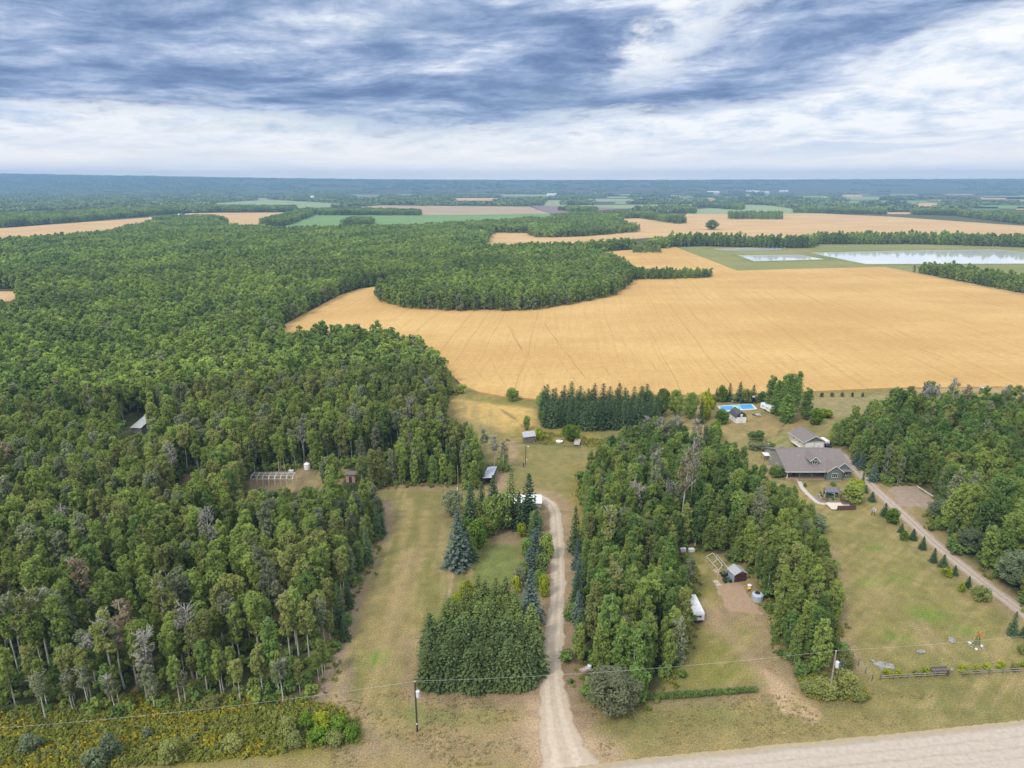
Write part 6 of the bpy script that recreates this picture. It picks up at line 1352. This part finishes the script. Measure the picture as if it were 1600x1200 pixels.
x, y = P(548, 754); o = thing('pink_shed', 'small faded pink shed at the right end of the clearing', 'shed', (x, y, 0), R(-5)); b = MB(); b.box(-1.4, 1.4, 0, 2.6, 0, 2.6); b.build('wall', M['pinkwall'], o); b = MB(); b.box(-1.7, 1.7, -.3, 2.9, 2.6, 2.75); b.build('roof', M['grey_wood'], o); b = MB(); b.box(-.5, .4, -.05, -.003, .05, 2.0); b.build('door', M['redbrown'], o)
x, y = P(480, 733); o = thing('water_tank', 'white upright water tank at the back of the clearing', 'tank', (x, y, 0)); b = MB(); b.tube([(0, 0, 0), (0, 0, 1.9), (0, 0, 2.3)], [.95, .95, .4], 16); b.build('tank', M['white'], o); b = MB(); b.tube([(0, 0, 2.3), (0, 0, 2.45)], .3, 12); b.build('lid', M['can'], o)
# greenhouse frame
a0, a1, a2 = PV(393, 760), PV(458, 760), PV(397, 752); o = thing('greenhouse_frame', 'bare white pipe frame of a greenhouse in the clearing', 'greenhouse frame', tuple(a0)); L_ = (a1-a0).length; hh = 3.3; o.rotation_euler = (0, 0, math.atan2((a1-a0).y, (a1-a0).x))
for i in range(8):
    xx = i*L_/7; b = MB(); b.tube([(xx, 0, 0), (xx, 0, hh*.75), (xx, .9, hh), (xx, 3.1, hh), (xx, 4, hh*.75), (xx, 4, 0)], .085, 6); b.build('hoop', M['steel'], o)
for (y_, z_) in ((0, hh*.75), (.9, hh), (3.1, hh), (4, hh*.75)): b = MB(); b.beam((0, y_, z_), (L_, y_, z_), .12); b.build('purlin', M['steel'], o)
x, y = P(455, 737.5); o = thing('garden_box', 'small pale box behind the greenhouse frame', 'box', (x, y, 0)); b = MB(); b.box(-.7, .7, -.4, .4, 0, .6); b.build('box', M['can'], o); b = MB(); b.box(-.75, .75, -.45, .45, .603, .66); b.build('lid', M['trim'], o)
# leaning tarp roof in the wood
x, y = P(214, 678); o = thing('lean_to', 'pale tarp-covered lean-to half hidden in the left wood', 'lean-to', (x, y, 0), R(-18)); o.scale = (1.5, 1.5, 1.5); b = MB(); b.add([(-1.8,-.2,1.5),(1.6,0,1.7),(1.8,5,4.0),(-1.2,5.2,3.7),(0,2.5,2.9)], [(0,1,4),(1,2,4),(2,3,4),(3,0,4)]); b.add([(-1.8,-.2,1.45),(1.6,0,1.65),(1.8,5,3.95),(-1.2,5.2,3.65)], [(3,2,1,0)]); b.build('tarp', M['tarp'], o)
b = MB(); b.box(-1.5, 1.4, .2, 4.8, 0, 1.45); b.build('stack', M['grey_wood'], o)
for xx, y_, z_ in ((-1.7, 0, 1.5), (1.5, .1, 1.6), (1.7, 4.9, 3.9), (-1.1, 5.0, 3.6)): b = MB(); b.tube([(xx, y_, 0), (xx, y_, z_)], .06, 6); b.build('post', M['pole_grey'], o)
# tub and trailer
x, y = P(874, 692); o = thing('stock_tub', 'white oval bathtub planter in front of the willow clump', 'tub', (x, y, 0)); b = MB(); b.tube([(0, 0, 0), (0, 0, .3), (0, 0, .75), (0, 0, .78), (0, 0, .3)], [.95, 1.15, 1.3, 1.15, .95], 18, True); b.build('tub', M['white'], o); b = MB(); b.tube([(0, 0, .5), (0, 0, .52)], 1.05, 18); b.build('soil', M['black'], o); b = MB(); b.blob((.4, .9, .9), .45, .35, .35, 9, 6, .1); b.build('rock', M['stone'], o)
x, y = P(902, 694); o = thing('old_trailer', 'old pale truck-box trailer at the end of the weedy strip', 'trailer', (x, y, 0), R(78)); b = MB(); b.box(-1.9, 1.9, -1, 1, .5, .6); b.box(-1.9, 1.9, -1, -.92, .6, 1.25); b.box(-1.9, 1.9, .92, 1, .6, 1.25); b.box(1.82, 1.9, -.92, .92, .6, 1.25); b.box(-1.9, -1.82, -.92, .92, .6, 1.25); b.build('box', M['can'], o)
b = MB(); b.box(-1.8, 1.8, -.9, .9, 1.0, 1.12); b.build('load', M['pinkwall'], o)
for sy in (-1, 1): b = MB(); b.tube([(0, sy*1.0, .36), (0, sy*1.25, .36)], .36, 12); b.build('wheel', M['tyre'], o)
b = MB(); b.beam((1.9, 0, .5), (3.2, 0, .45), .1); b.build('drawbar', M['steel'], o)
x, y = P(822.5, 1078.5); o = thing('marker_post', 'short white marker post at the foot of the conifer block', 'post', (x, y, 0)); b = MB(); b.tube([(0, 0, 0), (0, 0, .75)], .1, 10); b.build('post', M['trim'], o); b = MB(); b.box(-.22, .22, -.14, .14, .752, 1.15); b.build('cap', M['white'], o)
# junk at the wood edge
x, y = P(914, 1048); o = thing('log_pile', 'pile of pale logs at the wood edge beside the driveway', 'log pile', (x, y, 0), .5); rg_ = random.Random(5)
for i in range(7): b = MB(); q = rg_.uniform(-.3, .3); b.tube([(-.9, (i % 4)*.35-.5, .17+.3*(i//4)), (.9, (i % 4)*.35-.5+q*.3, .17+.3*(i//4))], .16, 8); b.build('log', M['bark' if i % 2 else 'pinkwall'], o)
x, y = P(921, 1047); o = thing('upright_tank', 'small pinkish propane tank against the wood edge', 'tank', (x, y, 0)); b = MB(); b.tube([(0, 0, 0), (0, 0, .15), (0, 0, 1.1), (0, 0, 1.3)], [.3, .42, .42, .15], 12); b.build('tank', M['can'], o); b = MB(); b.tube([(0, 0, 1.3), (0, 0, 1.42)], .09, 8); b.build('valve', M['black'], o)
# ---- the small yard in the wood
o = thing('carport_frame', 'bare white pipe frame of a carport beside the blue drum', 'carport frame', (*P(1118, 897), 0)); O = Vector(o.location)
zt = 2.3; q0, q1, q2, q3 = (PV(*p_, zt)-O for p_ in ((1104, 869.5), (1122.5, 891), (1136.5, 886), (1120, 866.5))); r0, r1 = PV(1113.5, 864, 3.1)-O, PV(1129, 883, 3.1)-O
b = MB(); b.beam(q0, q1, .09); b.build('rail', M['steel'], o); b = MB(); b.beam(q3, q2, .09); b.build('rail', M['steel'], o); b = MB(); b.beam(r0, r1, .09); b.build('ridge', M['steel'], o)
for k in (0, .5, 1): b = MB(); a_ = q0.lerp(q1, k); c_ = r0.lerp(r1, k); d_ = q3.lerp(q2, k); b.tube([Vector((a_.x, a_.y, 0)), a_, c_, d_, Vector((d_.x, d_.y, 0))], .055, 6); b.build('hoop', M['steel'], o)
x, y = P(1121, 897); o = thing('board_stack', 'stack of raw boards under the carport frame', 'board stack', (x, y, 0), R(-50)); 
for i in range(5): b = MB(); b.box(-1.6+.1*i, 1.6-.05*i, -.6, .6, .14*i, .14*i+.12); b.build('board', M['wood'], o)
x, y = P(1140.5, 899); o = thing('water_drum', 'bright blue plastic drum beside the grey shed', 'drum', (x, y, 0)); b = MB(); b.tube([(0, 0, 0), (0, 0, .08), (0, 0, 1.25), (0, 0, 1.4)], [.62, .75, .75, .5], 16); b.build('drum', M['blue_plastic'], o); b = MB(); b.tube([(0, 0, 1.4), (0, 0, 1.48)], .3, 12); b.build('lid', M['blue_plastic'], o)
x, y = P(1156, 909); o = thing('yard_shed', 'grey-roofed shed with a red-brown door end beside the sand patch', 'shed', (x, y, 0), R(14)); b = MB(); b.box(-1.5, 1.6, 0, 2.8, 0, 2.1); b.build('wall', M['redbrown'], o); b = MB(); gable_roof(b, -1.5, 1.6, 0, 2.8, 2.1, 2.9, 'y', .3, .1); b.build('roof', M['old_tin'], o); b = MB(); b.prism([(-1.5, 2.1), (1.6, 2.1), (.05, 2.88)], 'y', 0, .08); b.build('gable_wall', M['grey_wood'], o)
b = MB(); b.box(-1.56, -1.503, .1, 2.7, .05, 2.05); b.build('side_panel', M['tin'], o); b = MB(); b.box(-.1, .9, -.05, -.003, .05, 1.8); b.build('door', M['redbrown'], o)
x, y = P(1136, 909); o = thing('quad_bike', 'dark quad bike parked in front of the blue drum', 'quad bike', (x, y, 0), R(8)); b = MB(); b.prism([(-.9, .45), (.9, .45), (.95, .75), (.5, .95), (.1, .85), (-.5, .95), (-.95, .8)], 'y', -.3, .3); b.build('body', M['greenp'], o); b = MB(); b.box(-.95, -.35, -.5, .5, .93, 1.0); b.build('rack', M['black'], o); b = MB(); b.box(-.35, .25, -.2, .2, .96, 1.08); b.build('seat', M['black'], o)
b = MB(); b.beam((.45, -.4, 1.2), (.45, .4, 1.2), .05); b.beam((.45, 0, .9), (.45, 0, 1.2), .06); b.build('handlebar', M['black'], o)
for sx in (-.65, .65):
    for sy in (-.5, .5): b = MB(); b.tube([(sx, sy-.13, .32), (sx, sy+.13, .32)], .32, 12); b.build('wheel', M['tyre'], o)
x, y = P(1130, 900); o = thing('utility_cart', 'small dark cart heaped with brush left of the quad bike', 'cart', (x, y, 0), R(20)); b = MB(); b.box(-.9, .9, -.6, .6, .4, .8); b.build('box', M['black'], o); link('brush', tmesh('brush', lambda: bush(720, .7, .8, M['pine'], 6, 30, .2, 'brush')), o).location = (0, 0, .6)
for sy in (-1, 1): b = MB(); b.tube([(0, sy*.62, .25), (0, sy*.75, .25)], .25, 10); b.build('wheel', M['tyre'], o)
for i, (px, by) in enumerate([(1118.5, 909.5), (1122, 914)]):
    x, y = P(px, by); o = thing('wooden_pallet', ['pale wooden pallet lying left of the sand patch', 'second pallet nearest the sand patch corner'][i], 'pallet', (x, y, 0), R(12)); b = MB(); [b.box(-.6, .6, -.5+.21*k, -.37+.21*k, .1, .13) for k in range(5)]; b.build('deck', M['pale_deck'], o); b = MB(); [b.box(xx-.05, xx+.05, -.5, .5, 0, .098) for xx in (-.55, 0, .55)]; b.build('runner', M['wood'], o)
x, y = P(1183, 937.5); o = thing('round_tank', 'low grey round tank with a dark lid under the trees', 'tank', (x, y, 0)); b = MB(); b.tube([(0, 0, 0), (0, 0, .1), (0, 0, 1.5), (0, 0, 1.7)], [1.15, 1.25, 1.25, .9], 20); b.build('tank', M['tin'], o); b = MB(); b.tube([(0, .2, 1.7), (0, .2, 1.78)], .6, 14); b.build('lid', M['black'], o)
x, y = P(1169, 923); o = thing('wheelbarrow', 'yellow wheelbarrow beside the grey round tank', 'wheelbarrow', (x, y, 0), .6); b = MB(); b.add([(-.55,-.32,.65),(.55,-.36,.65),(.55,.36,.65),(-.55,.32,.65),(-.35,-.2,.35),(.25,-.2,.3),(.25,.2,.3),(-.35,.2,.35)], [(7,6,5,4),(4,5,1,0),(5,6,2,1),(6,7,3,2),(7,4,0,3)]); b.build('tray', M['yellowp'], o)
b = MB(); b.beam((-1.2, -.3, .6), (.5, -.2, .28), .05); b.beam((-1.2, .3, .6), (.5, .2, .28), .05); b.beam((-.4, -.25, .45), (-.45, -.25, 0), .05); b.beam((-.4, .25, .45), (-.45, .25, 0), .05); b.build('frame', M['wood'], o); b = MB(); b.tube([(.65, -.05, .2), (.65, .05, .2)], .2, 12); b.build('wheel', M['tyre'], o)
x, y = P(1171, 917); o = thing('garden_tub', 'small white tub behind the yellow wheelbarrow', 'tub', (x, y, 0)); b = MB(); b.tube([(0, 0, 0), (0, 0, .5), (0, 0, .52), (0, 0, .2)], [.4, .5, .44, .36], 14); b.build('tub', M['white'], o)
x, y = P(1091, 974); o = thing('camper_trailer', 'white travel trailer tucked under the trees left of the sand patch', 'camper', (x, y, 0), R(2)); b = MB(); b.prism([(0, .45), (6.6, .45), (7.0, 1.2), (6.7, 2.6), (.3, 2.6), (0, 2.2)], 'x', -1.2, 1.2); b.build('body', M['white_metal'], o)
window(o, 0, 0, 1.7, 1.3, .7); window(o, 1.2, 2, 1.7, 1.2, .6, 'x', 1); window(o, 1.2, 5, 1.7, 1.0, .6, 'x', 1); b = MB(); b.box(-.4, .4, 2.6, 3.4, 2.6, 2.85); b.build('roof_unit', M['can'], o); b = MB(); b.box(-.35, .35, 4.8, 5.4, 2.6, 2.75); b.build('roof_vent', M['can'], o); b = MB(); b.box(1.202, 1.24, 3.2, 3.9, .55, 2.3); b.build('door', M['trim'], o)
b = MB(); b.beam((0, 0, .5), (0, -1.1, .45), .1); b.build('drawbar', M['black'], o); b = MB(); b.box(-1.1, 1.1, -.06, -.003, .45, .75); b.build('bumper', M['black'], o)
for sx in (-1, 1):
    for y_ in (3.0, 3.8): b = MB(); b.tube([(sx*1.0, y_, .34), (sx*1.22, y_, .34)], .34, 12); b.build('wheel', M['tyre'], o)
for i, (px, by) in enumerate([(1067, 861), (1080, 861.5)]):
    x, y = P(px, by); o = thing('storage_crate', ['left pale crate at the dark back of the small yard', 'right pale crate at the dark back of the small yard'][i], 'crate', (x, y, 0), .1); b = MB(); b.box(-.7, .7, -.4, .4, 0, .7); b.build('box', M['can'], o); b = MB(); b.box(-.75, .75, -.45, .45, .703, .78); b.build('lid', M['white'], o)
# beam at the gravel pad, bench by the far wheat
x, y = P(1436, 768); o = thing('barrier_log', 'long pale log lying along the back of the gravel pad', 'log', (x, y, 0)); a_ = PV(1433, 761)-Vector(o.location); b_ = PV(1458, 777)-Vector(o.location); b = MB(); b.tube([a_+Vector((0, 0, .25)), b_+Vector((0, 0, .25))], .22, 8); b.build('log', M['bark'], o)
x, y = P(1538, 609); o = thing('hay_trailer', 'dark flat trailer parked at the far edge of the wheat field', 'trailer', (x, y, 0)); b = MB(); b.box(-1.8, 1.8, -1, 1, .8, 1.0); b.box(-1.8, -1.7, -1, 1, 1.0, 1.7); b.box(1.7, 1.8, -1, 1, 1.0, 1.7); b.build('bed', M['can'], o)
for sx in (-1, 1): b = MB(); b.tube([(sx, -1, .4), (sx, 1, .4)], .4, 10); b.build('wheel', M['tyre'], o)
# ---- far farm buildings
def barn(px, by, w, d, hw, hr, wall, roof, label, rz=0, cat='farm building', name='farm_building'):
    x, y = P(px, by); o = thing(name, label, cat, (x, y, hills(np.array([x]), np.array([y]))[0]), rz); b = MB(); b.box(-w/2, w/2, 0, d, 0, hw); b.build('wall', M[wall], o); b = MB(); gable_roof(b, -w/2, w/2, 0, d, hw, hr, 'x', .5, .3); b.build('roof', M[roof], o)
    b = MB(); [b.prism([(0, hw), (d, hw), (d/2, hr)], 'x', a_, a_+.2) for a_ in (-w/2, w/2-.2)]; b.build('gable_wall', M[wall], o); b = MB(); b.box(-2, 2, -.1, -.01, 0, hw*.7); b.build('door', M['siding_pale'], o)
for a in [(240,341.5,24,10,4,6,'white','red','long low farm building with a reddish roof at the left of the far farmstead'),(270,340,14,9,4,7,'white','shingle','white farmhouse in the middle of the far farmstead'),(289,341,26,14,6,9,'white','tin','large pale machine shed at the right of the far farmstead'),(282,338.5,14,10,5,7,'white','white_metal','white-roofed shed behind the big machine shed'),
          (862,307,60,30,14,18,'white','white_metal','far white barn above the ploughed field'),(325,315,50,20,9,12,'white','white_metal','lone white building in the far left woods'),(488,313,16,10,18,22,'white','white_metal','tiny white grain elevator far beyond the green field'),(1115,303,90,30,14,18,'white','white_metal','left bright roof of the far village'),(1176,302.5,110,30,14,18,'white','white_metal','widest bright roof of the far village'),(1196,303,60,30,12,16,'white','white_metal','right bright roof of the far village'),
          (1056,309,50,20,9,12,'white','white_metal','small far white barn left of the village'),(1225,302,70,25,12,15,'white','white_metal','far bright shed right of the village'),(998,312,40,15,8,11,'white','tin','far pale barn over the pale green strip')]: barn(*a)

# ================================================================== THE AIR
m = bpy.data.materials.new('haze'); m.use_nodes = True; t = NT(m.node_tree); out = t.n('ShaderNodeOutputMaterial'); v = t.n('ShaderNodeVolumePrincipled')
v.inputs['Color'].default_value = (.33, .56, .92, 1); v.inputs['Density'].default_value = 1.35e-4; v.inputs['Anisotropy'].default_value = .1
t.put(out.inputs['Volume'], v.outputs[0])
b = MB(); b.box(-11200, 11200, -600, 9000, -1.5, 215); o = b.build('haze', m); tag(o, kind='stuff')
